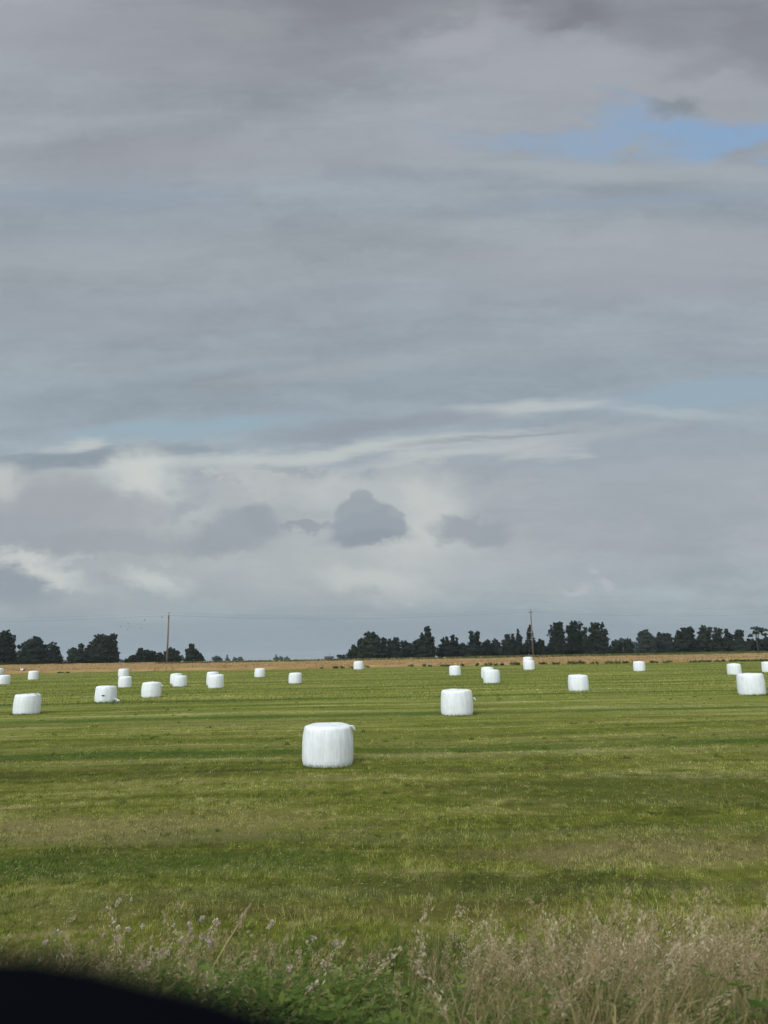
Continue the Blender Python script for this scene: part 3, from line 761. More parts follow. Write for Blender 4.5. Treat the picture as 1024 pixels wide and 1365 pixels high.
make_shrub(987, 867, 9, 3.4, 200, 'light green rounded bush in the rough grass before the right hand trees', size=.3)
make_shrub(6, 884.5, 7, 2.4, 200, 'grey green bush below the tall ragged tree at the left edge', size=.3)
make_shrub(851, 871.5, 8, 1.6, 190, 'flat low bush in the rough grass below the hazy tree', size=.3)
WL = 'low dark green weed clump along the near edge of the grain'
wc = [(78,897.6,5,1.1),(89,897.4,4,1.0),(433,889,4,1.3),(447,888,5,1.7),(455,888,5,1.9),(489,887,4,1.4),(449,891,5,.8),(468,889,3,1.2),(550.5,886,3,1.8),(564.5,885.5,3,2),(573,886,3,1.4),
      (590,885.5,4,1.2),(598,886,3,1),(618,885,3,1.4),(638,884.5,3,1.5),(650,884,5,2.0),(662,884.5,3,1.4),(671,884,4,1.5),(682,883.5,6,2.2),(691,883.5,4,1.8),
      (720,883,6,1.8),(728,882.5,4,1.4),(738,882.7,3,1.6),(745,882.5,3,1.2),(761,881.5,5,2.4),(770,881.5,4,2.2),(779,881.8,5,2.0),(789,882,4,1.4),(794,882,3,1.4),
      (814,881.5,5,2.0),(824,881.3,6,2.1),(833,881.2,4,1.8),(846,880.5,4,1.8),(869,881,4,1.5),(877,881.5,3,1),(886,881,4,1.5),(894,880.3,4,2.0),(924,880.5,4,1.5),(932,881,4,1.2),(940,880,5,1.8),
      (947,880,4,1.5),(956,880.5,4,1.2),(966,879.5,5,1.8),(975,879.8,4,1.4),(984,879,6,2.2),(994,879.2,4,1.6),(1004,879,6,1.9),(1013,879,5,1.8),(1022,878.6,6,2.2)]
for a, b, c_, d_ in wc: make_shrub(a + random.uniform(-2, 2), b + 1.0, c_ * random.uniform(.6, 1.5), d_ * random.uniform(.6, 1.35), 113.6 + random.uniform(-.9, .3), WL, 'weed clumps along the near edge of the grain', size=.17)

# ------------------------------------------------------------------ bales
def make_bale_mat():
    m, t, p = mat_new('bale_film')
    co = t.n('ShaderNodeTexCoord').outputs['Object']
    wr = t.noise(t.scalev(co, (16, 16, .9)), 1.0, 5.0, .62)
    cr = t.noise(t.scalev(co, (5, 5, 3)), 1.0, 4.0, .6)
    k = t.math('MULTIPLY', t.rng(wr, .3, .75, .90, 1.03), t.rng(cr, .3, .7, .93, 1.04))
    c = t.mix(1.0, (.75, .795, .79), t.xyz(k, k, k), 'MULTIPLY')
    # grass smears low down on the film
    x, y, z = t.sep(co)
    sm = t.math('MULTIPLY', t.rng(z, .20, .0), t.rng(t.noise(co, 9, 4, .7), .50, .62))
    c = t.mix(t.math('MULTIPLY', sm, .55), c, (.16, .20, .10))
    t.l(c, p.inputs['Base Color']); p.inputs['Roughness'].default_value = .38
    p.inputs['Specular IOR Level'].default_value = .4
    b = t.n('ShaderNodeBump'); b.inputs['Strength'].default_value = .8; b.inputs['Distance'].default_value = .025
    h = t.math('ADD', wr, t.math('MULTIPLY', cr, .6)); t.l(h, b.inputs['Height']); t.l(b.outputs[0], p.inputs['Normal'])
    return m
M_BALE = make_bale_mat()
M_TEAR = simple('torn_film_hole', (.035, .04, .03), .9, .1, 20)

def bale_mesh(seed, top_bulge=.045, barrel=.06):
    r_ = np.random.default_rng(seed); n = 72
    prof = [(0, 1.0 + top_bulge), (.25, 1.0 + top_bulge * .9), (.5, 1.0 + top_bulge * .6), (.70, 1.0 + top_bulge * .25), (.82, 1.0), (.885, .985), (.925, .96), (.945, .92), (.96, .84)]
    for z in np.linspace(.74, .12, 9): prof.append((1 - barrel * ((z - .45) / .5) ** 2 * (1.0 if z > .45 else .45), z))
    prof += [(.972, .07), (.962, .03), (.95, -.02), (0, -.02)]
    ang = np.linspace(0, 2 * math.pi, n, endpoint=False); ph = r_.uniform(0, 6.28, 8)
    V, Fq = [], []
    for i, (r, z) in enumerate(prof):
        side = 1 if .05 < z < .92 else .35
        w_ = 1 + side * (.008 * np.sin(ang * 3 + ph[0] + z * 2) + .006 * np.sin(ang * 7 + ph[1] + z) + .006 * np.sin(ang * 17 + ph[2] + 2 * z) + .005 * np.sin(ang * 29 + ph[3])) + r_.normal(0, .0025, n) * side
        zz = z + .008 * np.sin(ang * 2 + ph[4]) * (z > .8) + .006 * np.sin(ang * 5 + ph[5] + r * 4) * (z > .9)
        lx = (z) * r_.uniform(-.001, .001)
        V.append(np.stack([np.cos(ang) * r * w_ + lx, np.sin(ang) * r * w_, zz], 1))
    V = np.concatenate(V)
    for i in range(len(prof) - 1):
        for k in range(n):
            Fq.append((i * n + k, (i + 1) * n + k, (i + 1) * n + (k + 1) % n, i * n + (k + 1) % n))
    return V, np.array(Fq)
BM = [bale_mesh(s, .02 + .012 * (s % 4), .05 + .02 * (s % 3)) for s in range(7)]

def film_tail(parent, p, sz, seed, droop=True):
    r_ = random.Random(seed); V, Fc = [], []
    # crumpled end of film: a folded fan of strips with thickness
    n = 7
    for layer in range(3):
        b = len(V)
        for i in range(n):
            t = i / (n - 1)
            for j in range(4):
                q = j / 3
                V.append(Vector((t * sz * (1 + .2 * r_.random()), (q - .5) * sz * .8 * (1 - .45 * t) + r_.uniform(-.1, .1) * sz,
                                 math.sin(t * 2.4 + layer) * sz * .22 + r_.uniform(-.12, .12) * sz - t * t * sz * (.55 if droop else -.1) - layer * .09 * sz)) + Vector(p))
        for i in range(n - 1):
            for j in range(3):
                q = b + i * 4 + j; Fc.append((q, q + 1, q + 5, q + 4))
    o = pymesh('film_tail', V, Fc, M_BALE, parent, True)
    md = o.modifiers.new('thick', 'SOLIDIFY'); md.thickness = .012
    return o

for i, (cen, R, H, ex, lab) in enumerate(BALES):
    Vb, Fb = BM[i % 7]; V = Vb.copy(); V[:, :2] *= R * .965; V[:, 2] *= H / 1.03
    o = mesh_np('wrapped_bale', V, Fb, M_BALE, smooth=True)
    o.location = cen - Vector((0, 0, .015)); o.rotation_euler = (rad(random.uniform(-.8, 1.2)), rad(random.uniform(-1, 1)), 0)
    tag(o, lab, 'bale', 'white film wrapped bales standing on the mown field')
    if ex == 'tail_top_corner': film_tail(o, (R * .86, -.15, H * .945), .12, 1)
    if ex == 'tail_right': film_tail(o, (R * .97, -.1, H * (.64 if i == 18 else .80)), .12, 2)
    if ex == 'tail_top_right': film_tail(o, (R * .66, -.2, H * .985), .15, 3, False)
    if ex == 'tail_top': film_tail(o, (-R * .15, -.3, H * 1.0), .16, 4, False)
    if ex == 'tail_low_right': 
        film_tail(o, (R * .90, -.15, H * .16), .34, 5)
        V, Fc = [], []
        a0 = -math.pi / 2 + .14
        for ring in range(2):
            for k in range(10):
                an = 2 * math.pi * k / 10
                aa = a0 + math.cos(an) * .13 * (1 if ring else .5); z_ = H * (.42 + math.sin(an) * .045 * (1 if ring else .5) + .01 * math.sin(3 * an))
                rr = R * 1.0 + .006
                V.append((math.cos(aa) * rr, math.sin(aa) * rr, z_))
        for k in range(10): Fc.append((k, (k + 1) % 10, 10 + (k + 1) % 10, 10 + k))
        Fc.append(tuple(range(10)))
        pymesh('tear', V, Fc, M_TEAR, o)

# ------------------------------------------------------------------ utility poles and cables
def make_pole(px, Y, topy, label):
    t = at(px, topy, Y); g0 = float(gz(t.x, Y)); H = t.z - g0
    root = bpy.data.objects.new('utility_pole', None); C.objects.link(root); root.location = (t.x, Y, g0)
    tag(root, label, 'utility pole', 'wooden utility poles beyond the field')
    V, Fc = [], []; tube(V, Fc, [(0, 0, -.2), (0, 0, H * .5), (0, 0, H - .75)], [.23, .20, .165], 12); pymesh('shaft', V, Fc, M_WOOD, root, True)
    V, Fc = [], []; tube(V, Fc, [(0, 0, H - .8), (.03, 0, H - .25)], [.045, .035], 8); pymesh('top_pin', V, Fc, M_WIRE, root, True)
    dirv = Vector((27, 0, 0))
    V, Fc = [], []; ax = Vector((-.27, .96, 0)) * .8
    tube(V, Fc, [-ax + Vector((0, 0, H - 1.15)), ax + Vector((0, 0, H - 1.15))], [.09, .09], 6); pymesh('crossarm', V, Fc, M_WOOD, root)
    for q in (Vector((.03, 0, H - .35)), -ax * .95 + Vector((0, 0, H - 1.05)), ax * .95 + Vector((0, 0, H - 1.05))):
        V, Fc = [], []; tube(V, Fc, [q, q + Vector((0, 0, .09)), q + Vector((0, 0, .13)), q + Vector((0, 0, .24)), q + Vector((0, 0, .33))], [.07, .12, .08, .12, .05], 10)
        pymesh('insulator', V, Fc, M_PORC, root, True)
    return [Vector((t.x, Y, g0)) + q for q in (Vector((0, 0, H - .1)), -ax * .95 + Vector((0, 0, H - .80)), ax * .95 + Vector((0, 0, H - .80)))]
PL_ = make_pole(225.3, 178, 816.0, 'tall wooden utility pole at left, between the low clump and the isolated tree')
PR_ = make_pole(707.3, 204, 811.5, 'tall wooden utility pole at right, in front of the conical spruce')
step = PR_[0] - PL_[0]; step.z = 0
span = [[p - step + Vector((0, 0, -.2)) for p in PL_], PL_, PR_, [p + step + Vector((0, 0, .0)) for p in PR_]]
for k, side in enumerate(('left of the left utility pole', 'between the two utility poles', 'right of the right utility pole')):
    for w_ in range(3):
        a, b = span[k][w_], span[k + 1][w_]
        V, Fc = [], []
        pts = [a.lerp(b, i / 24) - Vector((0, 0, 1.35 * 4 * (i / 24) * (1 - i / 24))) for i in range(25)]
        tube(V, Fc, pts, [.008] * 25, 5)
        tag(pymesh('power_cable', V, Fc, M_WIRE), ('%s thin dark cable sagging across the sky, %s' % (('highest', 'nearer lower', 'farther lower')[w_], side)), 'power cable', 'overhead cables on the utility poles')

# ------------------------------------------------------------------ birds
def make_bird(px, py, Y, label, s, flap):
    V = [(-.5, 0, 0), (-.2, .08, .03), (.25, .09, .02), (.5, 0, .02), (-.2, -.08, .03), (.25, -.09, .02), (0, 0, .12), (0, 0, -.10), (.62, 0, 0), (-.75, .09, 0), (-.75, -.09, 0)]
    Fc = [(0, 1, 6), (1, 2, 6), (2, 3, 6), (3, 5, 6), (5, 4, 6), (4, 0, 6), (0, 7, 1), (1, 7, 2), (2, 7, 3), (3, 7, 5), (5, 7, 4), (4, 7, 0), (3, 8, 5), (3, 2, 8), (0, 9, 10), (0, 10, 9)]
    for sg in (1, -1):
        b = len(V); V += [(.22, .07 * sg, .04), (-.15, .07 * sg, .04), (.18, .55 * sg, .04 + flap * .5), (-.18, .5 * sg, .04 + flap * .45), (-.02, 1.05 * sg, .04 + flap * .75),
                          (.22, .07 * sg, .07), (-.15, .07 * sg, .07), (.18, .55 * sg, .07 + flap * .5), (-.18, .5 * sg, .07 + flap * .45)]
        Fc += [(b, b + 1, b + 3, b + 2), (b + 2, b + 3, b + 4), (b + 5, b + 7, b + 8, b + 6), (b + 7, b + 4, b + 8), (b, b + 2, b + 7, b + 5), (b + 1, b + 6, b + 8, b + 3)]
    o = pymesh('flying_bird', [Vector(v) * s for v in V], Fc, M_BIRD)
    o.location = at(px, py, Y); o.rotation_euler = (rad(random.uniform(-25, 25)), rad(random.uniform(-15, 15)), rad(random.uniform(-60, 60)))
    tag(o, label, 'bird', 'small dark birds flying left of the left utility pole')
for px, py, lab, s, f in [(161, 835, 'leftmost dark bird of the small flock', .17, .3), (171, 831, 'dark bird at the upper left of the small flock', .14, .6), (170, 839, 'lowest dark bird of the small flock', .17, -.3),
                          (173, 835.4, 'faint tiny bird in the middle of the left part of the flock', .10, .5), (193, 827, 'highest dark bird of the small flock, close under the cable', .17, .5), (188.6, 832.6, 'upper one of two birds one above the other in the flock', .13, .2),
                          (188.6, 837.4, 'lower one of two birds one above the other in the flock', .16, -.2), (216, 823.2, 'dark bird at the cable just left of the left utility pole', .2, .4)]:
    make_bird(px, py, 120, lab, s * 1.5, f)

# white stork at the grain's edge
sp = at(29.8, 897, 112); sp.z = float(gz(sp.x, 112))
sr = bpy.data.objects.new('stork', None); C.objects.link(sr); sr.location = sp
tag(sr, 'white stork with black wing ends standing at the edge of the grain, far left', 'stork')
def ico(name, pts, rs, mat, par, n=10):
    V, Fc = [], []; tube(V, Fc, pts, rs, n); return pymesh(name, V, Fc, mat, par, True)
ico('body', [(-.30, 0, .60), (-.22, 0, .66), (-.05, 0, .70), (.10, 0, .68), (.22, 0, .60)], [.05, .13, .17, .16, .05], M_STORKW, sr)
ico('neck_and_head', [(-.24, 0, .70), (-.33, 0, .84), (-.33, 0, .95), (-.38, 0, 1.02), (-.46, 0, 1.01)], [.07, .045, .04, .06, .03], M_STORKW, sr)
ico('beak', [(-.45, 0, 1.01), (-.62, 0, .96)], [.022, .006], simple('beak_red', (.35, .05, .02)), sr)
ico('wing_end', [(.12, 0, .70), (.28, 0, .60), (.42, 0, .52)], [.12, .11, .03], M_BIRD, sr)
for d_ in (-.04, .05): ico('leg', [(-.02 + d_, d_, .58), (-.02 + d_, d_, .3), (0 + d_, d_, 0)], [.02, .013, .013], simple('leg_red', (.30, .06, .03)), sr, 6)

# ------------------------------------------------------------------ far buildings
def make_house(px, Y, wpx, eave_py, ridge_py, depth, wallm, label, gable=False, cat='barn'):
    s = Y / FPX; c = at(px, 880, Y); g0 = float(gz(0, Y)); ze = at(px, eave_py, Y).z - g0; zr = at(px, ridge_py, Y).z - g0; hw = wpx * s / 2
    root = bpy.data.objects.new(cat + '_building', None); C.objects.link(root); root.location = (c.x, Y, g0); tag(root, label, cat)
    V, Fc = [], []; box(V, Fc, (0, depth / 2, ze / 2 - .1), (2 * hw, depth, ze + .2))
    if gable:
        b = len(V); V += [(-hw, 0, ze), (hw, 0, ze), (0, 0, zr - .05), (-hw, depth, ze), (hw, depth, ze), (0, depth, zr - .05)]; Fc += [(b, b + 1, b + 2), (b + 3, b + 5, b + 4)]
    pymesh('wall', V, Fc, wallm, root)
    o = .25
    V, Fc = [], []
    if gable: P = [(-hw - o, ze - .1), (0, zr), (hw + o, ze - .1)]; V = [(a, -o, z) for a, z in P] + [(a, depth + o, z) for a, z in P]; V += [(a, b_, z + .12) for a, b_, z in V[:6]]
    else: P = [(-o, ze - .1), (depth / 2, zr), (depth + o, ze - .1)]; V = [(-hw - o, a, z) for a, z in P] + [(hw + o, a, z) for a, z in P]; V += [(a, b_, z + .12) for a, b_, z in V[:6]]
    Fc = [(0, 1, 4, 3), (1, 2, 5, 4), (6, 9, 10, 7), (7, 10, 11, 8), (0, 3, 9, 6), (2, 8, 11, 5), (0, 6, 7, 1), (1, 7, 8, 2), (3, 4, 10, 9), (4, 5, 11, 10)]
    pymesh('roof', V, Fc, M_ROOF, root)
    V, Fc = [], []; box(V, Fc, (-hw * .3, -.03, ze * .4), (1.0 if hw > 1.5 else .5, .06, ze * .7)); pymesh('door', V, Fc, M_WALLD if gable else M_BARK, root)
    return root
make_house(86, 300, 26, 883.4, 879.8, 8, M_WALLD, 'low long barn with dark grey roof glimpsed between two left hand trees')
make_house(240.3, 300, 3.2, 880.3, 878.3, 6, M_WALLW, 'tiny white gabled house between the dome tree and the isolated tree', True, 'house')
hs = make_house(438, 300, 10, 877.0, 875.2, 6, M_WALLD, 'low dark shed with a thin mast left of the long tree belt', False, 'shed')
V, Fc = [], []; tube(V, Fc, [(0.4, 1, 0), (.4, 1, at(438, 870, 300).z - float(gz(0, 300)))], [.07, .05], 6); pymesh('mast', V, Fc, M_WIRE, hs)

# ------------------------------------------------------------------ verge plants (prototypes in numpy, merged)
class Proto:
    def __init__(s): s.V, s.F, s.T, s.M = [], [], [], []
    def quad(s, P, t, m): b = len(s.V); s.V += P; s.F.append((b, b + 1, b + 2, b + 3)); s.T += [t] * 4; s.M.append(m)
    def ribbon(s, pts, wd, t, m, side):
        for i in range(len(pts) - 1):
            a, b = pts[i], pts[i + 1]; sa = side * wd[i] / 2; sb = side * wd[i + 1] / 2
            s.quad([a - sa, a + sa, b + sb, b - sb], t, m)
def rv_(r, s=1): return Vector((r.gauss(0, 1), r.gauss(0, 1), r.gauss(0, 1))).normalized() * s
def stem_pts(r, h, bend, n=5):
    a = r.uniform(0, 6.28); d = Vector((math.cos(a), math.sin(a), 0))
    return [Vector((0, 0, 0)) + d * bend * (i / n) ** 2 * h + Vector((0, 0, h * (i / n) * (1 - .12 * bend * (i / n)))) for i in range(n + 1)]
def p_grass(seed, h):              # dry flowering grass: stem, feathery panicle, two leaves
    r = random.Random(seed); p = Proto(); pts = stem_pts(r, h, r.uniform(.1, .45)); ts = r.uniform(.25, .6)
    sd_ = Vector((math.cos(seed), math.sin(seed), 0))
    p.ribbon(pts, [.004, .0035, .003, .0028, .0024, .002], ts, 0, sd_)
    L = r.uniform(.10, .20); top = pts[-1]; tdir = (pts[-1] - pts[-2]).normalized(); tone = r.uniform(.45, .95)
    for k in range(60):
        f = k / 60; o = top + tdir * (L * (f - .6)); sp = .034 * math.sin(math.pi * min(1, (f * .85 + .15))) + .004
        q = o + rv_(r, sp * r.uniform(.3, 1)); u = (tdir + rv_(r, .6)).normalized() * r.uniform(.005, .010); v = rv_(r, .0022)
        p.quad([q - u, q + v, q + u, q - v], min(1, max(0, tone + r.uniform(-.2, .2))), 0)
    for k in range(2):
        a = r.uniform(0, 6.28); d = Vector((math.cos(a), math.sin(a), 0)); b0 = pts[1 + k]; ll = r.uniform(.15, .3)
        q = [b0, b0 + d * ll * .4 + Vector((0, 0, ll * .5)), b0 + d * ll + Vector((0, 0, ll * .35))]
        p.ribbon(q, [.005, .006, .001], r.uniform(.1, .5), 0, Vector((-d.y, d.x, 0)))
    return p
def p_tuft(seed, h, nb, m=1, wd=.006):
    r = random.Random(seed); p = Proto()
    for k in range(nb):
        a = r.uniform(0, 6.28); d = Vector((math.cos(a), math.sin(a), 0)); o = Vector((r.gauss(0, .03), r.gauss(0, .03), 0)); hh = h * r.uniform(.5, 1.1); b = r.uniform(.1, .7)
        q = [o, o + d * hh * b * .2 + Vector((0, 0, hh * .5)), o + d * hh * b * .55 + Vector((0, 0, hh * .85)), o + d * hh * b + Vector((0, 0, hh * (1 - .25 * b)))]
        p.ribbon(q, [wd, wd, wd * .7, wd * .15], r.uniform(.1, .95), m, Vector((-d.y, d.x, 0)))
    return p
def p_weed(seed, h):               # leafy broad-leaved weed
    r = random.Random(seed); p = Proto()
    for s_ in range(3):
        pts = stem_pts(r, h * r.uniform(.7, 1), r.uniform(.1, .4)); p.ribbon(pts, [.006, .006, .005, .004, .003, .002], .3, 1, Vector((1, 0, 0)))
        for k in range(18):
            f = r.uniform(.1, 1); i = min(int(f * 5), 4); o = pts[i].lerp(pts[i + 1], f * 5 - i); a = r.uniform(0, 6.28); d = Vector((math.cos(a), math.sin(a), r.uniform(-.2, .5))); L = r.uniform(.04, .09) * (1.2 - .5 * f)
            sdv = Vector((-math.sin(a), math.cos(a), r.uniform(-.3, .3))) * L * .22
            p.quad([o, o + d * L * .5 + sdv, o + d * L, o + d * L * .5 - sdv], r.uniform(.05, .7), 1)
    return p
def p_fluff(seed, h, heads=5):     # creeping thistle gone to seed
    r = random.Random(seed); p = p_weed(seed, h * .85)
    for s_ in range(heads):
        pts = stem_pts(r, h * r.uniform(.85, 1.05), r.uniform(.05, .3)); p.ribbon(pts, [.005, .005, .004, .004, .003, .002], .35, 1, Vector((1, 0, 0))); c = pts[-1]
        rr = r.uniform(.008, .021)
        for k in range(34):
            q = c + rv_(r, rr * r.uniform(.3, 1)); u = rv_(r, rr * .5); v = rv_(r, rr * .3); p.quad([q - u, q + v, q + u, q - v], r.uniform(.1, 1), 2)
    return p
def arr(p): return np.array([tuple(v) for v in p.V], np.float32), np.array(p.F, np.int32), np.array(p.T, np.float32), np.array(p.M, np.int32)

def scatter(name, protos, XY, scale, label, cat, lean=(0, 0), tjit=.15):
    Vs, Fs, Ts, Ms = [], [], [], []; off = 0; A = [arr(p) for p in protos]; pick = rng.integers(0, len(A), len(XY))
    for k, (Va, Fa, Ta, Ma) in enumerate(A):
        idx = np.where(pick == k)[0]
        if not len(idx): continue
        n = len(idx); yaw = rng.uniform(0, 2 * math.pi, n); sc = scale * rng.uniform(.7, 1.15, n)
        if XY.shape[1] > 2: sc = sc * XY[idx, 2]
        c, s = np.cos(yaw), np.sin(yaw)
        x = (Va[None, :, 0] * c[:, None] - Va[None, :, 1] * s[:, None]) * sc[:, None]; y = (Va[None, :, 0] * s[:, None] + Va[None, :, 1] * c[:, None]) * sc[:, None]; z = Va[None, :, 2] * sc[:, None]
        lx = rng.normal(lean[0], .12 + abs(lean[0]) * .8, n)[:, None]; ly = rng.normal(lean[1], .14, n)[:, None]
        x = x + z * lx; y = y + z * ly
        X0, Y0 = XY[idx, 0][:, None], XY[idx, 1][:, None]
        P = np.stack([x + X0, y + Y0, z + gzb(X0, Y0) - .01], -1).reshape(-1, 3)
        nv = len(Va); F_ = (Fa[None] + (np.arange(n) * nv)[:, None, None]).reshape(-1, 4) + off; off += n * nv
        Vs.append(P); Fs.append(F_); Ts.append((Ta[None] + rng.normal(0, tjit, n)[:, None]).clip(0, 1).ravel()); Ms.append(np.tile(Ma, n))
    o = mesh_np(name, np.concatenate(Vs), np.concatenate(Fs), M_DRY, tint=np.concatenate(Ts))
    o.data.materials.append(M_GREEN); o.data.materials.append(M_FLUFF)
    o.data.polygons.foreach_set('material_index', np.concatenate(Ms).astype(np.int32))
    return tag(o, label, cat, kind='stuff') if label else o

def verge_pts(n, f, y0=2.6, y1=8.2, spread=1.0):
    """rejection-sample the verge by density f(u, y), u = x / y"""
    out = []
    while len(out) < n:
        y = rng.uniform(y0, y1, 4000); u = rng.uniform(-spread, spread, 4000); x = u * y
        k = rng.random(4000) < f(u, y, x) * y / y1
        out += list(zip(x[k], y[k]))
    return np.array(out[:n])
sm = lambda a, b, v: np.clip((v - a) / (b - a), 0, 1) ** 2 * (3 - 2 * np.clip((v - a) / (b - a), 0, 1))
patch = lambda x, y: .5 + .5 * np.sin(x * 2.3 + 1.1 * np.sin(y * 1.7)) * np.sin(y * 2.1 + .7 * np.sin(x * 3.1))
# u = (px-512)/948 : 600 -> .09, 300 -> -.22, 100 -> -.43
GR = [p_grass(s, .58) for s in range(9)]
TU = [p_tuft(s, .34, 14) for s in range(6)]; TUD = [p_tuft(s + 40, .45, 12, 0, .005) for s in range(6)]
WE = [p_weed(s, .55) for s in range(6)]
dens_dry = lambda u, y, x: (sm(-.08, .34, u) * (.12 + .88 * patch(x, y) ** 1.3) + .10 * sm(-.05, -.2, u) + .03) * sm(8.6, 5.4, y + 1.2 * patch(x * .8 + 2, y) - .9 * sm(.25, .55, u))
scatter('dry_verge_grass', GR, verge_pts(3400, dens_dry), 1.0, 'tall dry straw coloured flowering grass on the roadside verge, densest at right', 'grass', (.30, .03))
dens_straw = lambda u, y, x: (sm(-.1, .3, u) + .35 * sm(-.28, -.42, u) + .15) * sm(8.3, 7.2, y)
scatter('straw_blades', TUD, verge_pts(2300, dens_straw), .75, 'dry bent straw blades tangled low in the roadside verge', 'grass', (.35, 0))
dens_gr = lambda u, y, x: (.45 + .55 * patch(x, y + 1)) * sm(8.8, 5.8, y)
scatter('green_verge_grass', TU, verge_pts(11000, dens_gr, 2.6, 8.9), .85, 'green grass blades filling the foot of the roadside verge', 'grass')
dens_we = lambda u, y, x: (sm(-.42, -.3, u) * sm(.02, -.08, u) + .25 * sm(.48, .53, u)) * sm(6.9, 6.0, y) + .07
scatter('leafy_weeds', WE, verge_pts(2000, dens_we, 2.6, 7.6), .9, 'dark green leafy weeds in the roadside verge at left of centre', 'weeds')

# individual plants that stand out of the verge
def one_plant(name, protos_seed, px, py, Y, label, cat, group=None, heads=6):
    """a plant whose top reaches the height measured at (px, py), standing at distance Y"""
    t = at(px, py, Y); g0 = float(gzb(np.array(t.x), np.array(Y))); h = max(t.z - g0, .25)
    root = bpy.data.objects.new(name, None); C.objects.link(root); root.location = (t.x, Y, g0); tag(root, label, cat, group)
    p = p_fluff(protos_seed, h, heads); Va, Fa, Ta, Ma = arr(p)
    f = Fa[Ma == 1]; u, inv = np.unique(f, return_inverse=True)
    mesh_np('leafy_stem', Va[u], inv.reshape(-1, 4), M_GREEN, root, Ta[u])
    f = Fa[Ma == 2]; per = 34
    for k in range(len(f) // per):
        g_ = f[k * per:(k + 1) * per]; u, inv = np.unique(g_, return_inverse=True)
        mesh_np('seed_head', Va[u], inv.reshape(-1, 4), M_FLUFF, root, Ta[u])
    return root
TH = [(166, 1212, 5.2, 14, 'tall thistle with a big pale fluffy crown, highest at left above the dark car edge'),
      (238, 1222, 5.0, 7, 'thistle with white seed heads right of the big pale one'), (262, 1240, 4.6, 8, 'shorter thistle crowded with white heads left of the leaning straw stalk'),
      (300, 1222, 5.1, 7, 'thistle with white heads just left of the leaning straw stalk tip'), (345, 1226, 5.0, 6, 'thistle with pale heads behind the leaning straw stalk'),
      (215, 1262, 4.2, 7, 'low thistle with scattered white heads above the middle of the dark car edge'), (408, 1252, 4.6, 5, 'thistle with one bright white head standing alone right of centre left weeds'),
      (540, 1278, 4.4, 4, 'small pale headed thistle at the bottom centre'), (395, 1290, 3.9, 6, 'low white headed thistle beside the dark green weeds at bottom'),
      (60, 1252, 4.8, 5, 'low pale headed thistle above the left end of the dark car edge')]
for i, (px, py, Yd, hd, lab) in enumerate(TH): one_plant('thistle', 100 + i, px, py, Yd, lab, 'thistle', 'thistles gone to seed in the verge', hd)
# leaning straw stalk
def stalk(p0, p1, Y, label, seed):
    a, b = at(*p0, Y), at(*p1, Y + .15); r = random.Random(seed); g0 = float(gzb(np.array(a.x), np.array(Y)))
    base = a + (a - b) * .35; base.z = min(base.z, g0); p = Proto(); o = Vector((base.x, base.y, g0))
    pts = [base - o, a - o, a.lerp(b, .5) - o + Vector((0, 0, .01)), a.lerp(b, .8) - o, b - o]
    for sdv in (Vector((1, 0, 0)), Vector((.3, .95, 0))): p.ribbon(pts, [.010, .010, .008, .006, .003], .6, 0, sdv)
    V, Fc = [], []; tube(V, Fc, pts, [.005, .005, .0045, .003, .002], 6)
    root = bpy.data.objects.new('straw_stalk', None); C.objects.link(root); root.location = o; tag(root, label, 'grass stalk')
    bm = pymesh('stem', V, Fc, simple('straw', (.33, .27, .12), .8), root, True)
    q = Proto(); td = (pts[-1] - pts[-2]).normalized()
    for k in range(110):
        f = r.random(); c = pts[-2].lerp(pts[-1], -.2 + 1.5 * f) + rv_(r, .018 * (1.2 - f)); u = (td + rv_(r, .4)) * .012; v = rv_(r, .003); q.quad([c - u, c + v, c + u, c - v], r.uniform(.5, 1), 0)
    Va, Fa, Ta, Ma = arr(q); mesh_np('seed_head', Va, Fa, M_DRY, root, Ta)
stalk((268, 1318), (330, 1212), 4.3, 'thick pale straw stalk leaning to the right across the thistles', 3)

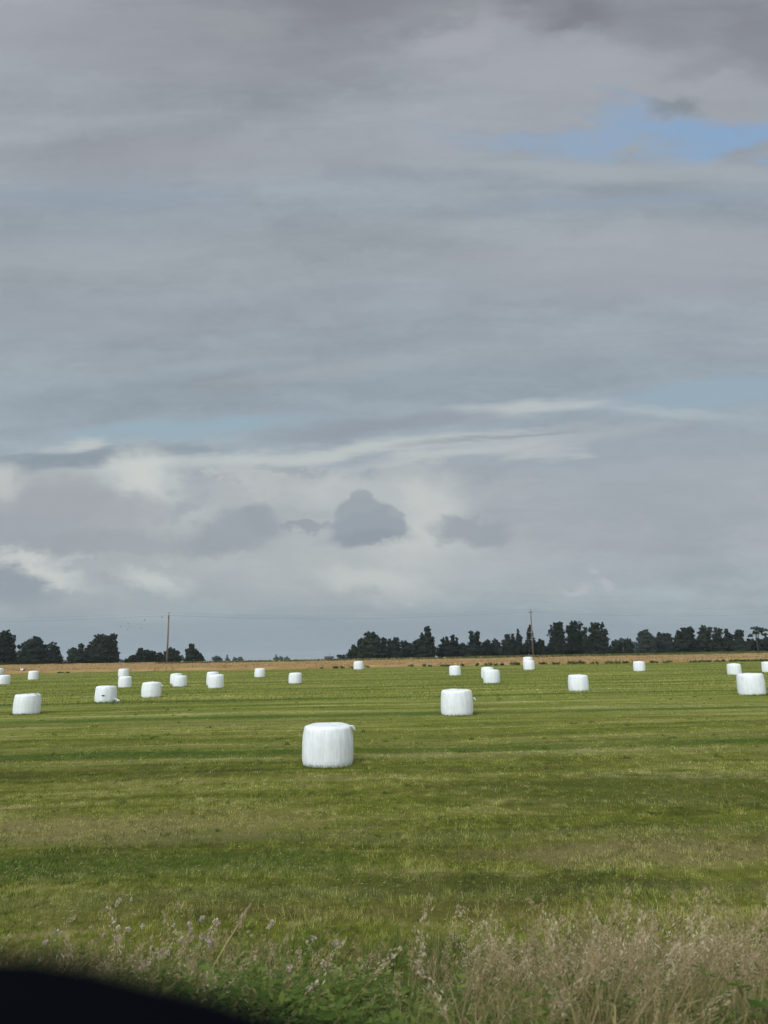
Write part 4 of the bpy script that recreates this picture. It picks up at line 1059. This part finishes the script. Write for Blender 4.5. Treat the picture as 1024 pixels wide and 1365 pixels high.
# ------------------------------------------------------------------ car door edge close to the lens
def car_edge():
    root = bpy.data.objects.new('car_door', None); C.objects.link(root)
    pts = []
    for px, py in [(-420, 1262), (-200, 1270), (0, 1279), (80, 1291), (160, 1312), (250, 1333), (340, 1361), (430, 1398), (540, 1440), (680, 1510)]:
        pts.append(at(px, py, .125))
    root.location = pts[2]; o = pts[2]
    tag(root, 'black edge of a car door, out of focus in the lower left corner', 'car door')
    # ledge: rounded panel section that sweeps down to the right
    prof = [(0, 0), (.003, .0), (.006, -.002), (.011, -.008), (.020, -.022), (.024, -.05), (.026, -.12), (.020, -.30), (.004, -.30), (-.004, -.12), (-.006, -.05), (-.006, -.018), (-.005, -.006)]
    V, Fc = [], []; n = len(prof)
    for p in pts:
        for a, b in prof: V.append(p - o + Vector((0, a, b)))
    for i in range(len(pts) - 1):
        for k in range(n): q = i * n; Fc.append((q + k, q + n + k, q + n + (k + 1) % n, q + (k + 1) % n))
    Fc.append(tuple(range(n))); Fc.append(tuple(range((len(pts) - 1) * n, len(pts) * n))[::-1])
    pymesh('door_panel', V, Fc, M_CARBLACK, root, True)
    V, Fc = [], []; tube(V, Fc, [p - o + Vector((0, .009, -.0045)) for p in pts], [.0022] * len(pts), 8)
    pymesh('window_seal', V, Fc, M_RUBBER, root, True)
car_edge()

# ------------------------------------------------------------------ haze
hv = bpy.data.materials.new('haze'); hv.use_nodes = True; hv.node_tree.nodes.clear()
vo = hv.node_tree.nodes.new('ShaderNodeVolumePrincipled'); ho = hv.node_tree.nodes.new('ShaderNodeOutputMaterial')
vo.inputs['Color'].default_value = (.86, .93, 1.0, 1); vo.inputs['Density'].default_value = .00009; vo.inputs['Anisotropy'].default_value = 0.1
hv.node_tree.links.new(vo.outputs[0], ho.inputs['Volume'])
V, Fc = [], []; box(V, Fc, (0, 1280, -2), (5400, 2760, 40)); V = [(a, b, -24 if c < 0 else 18) for a, b, c in V]
tag(pymesh('haze', V, Fc, hv), kind='stuff', label='thin pale haze in the air over the field', cat='haze')
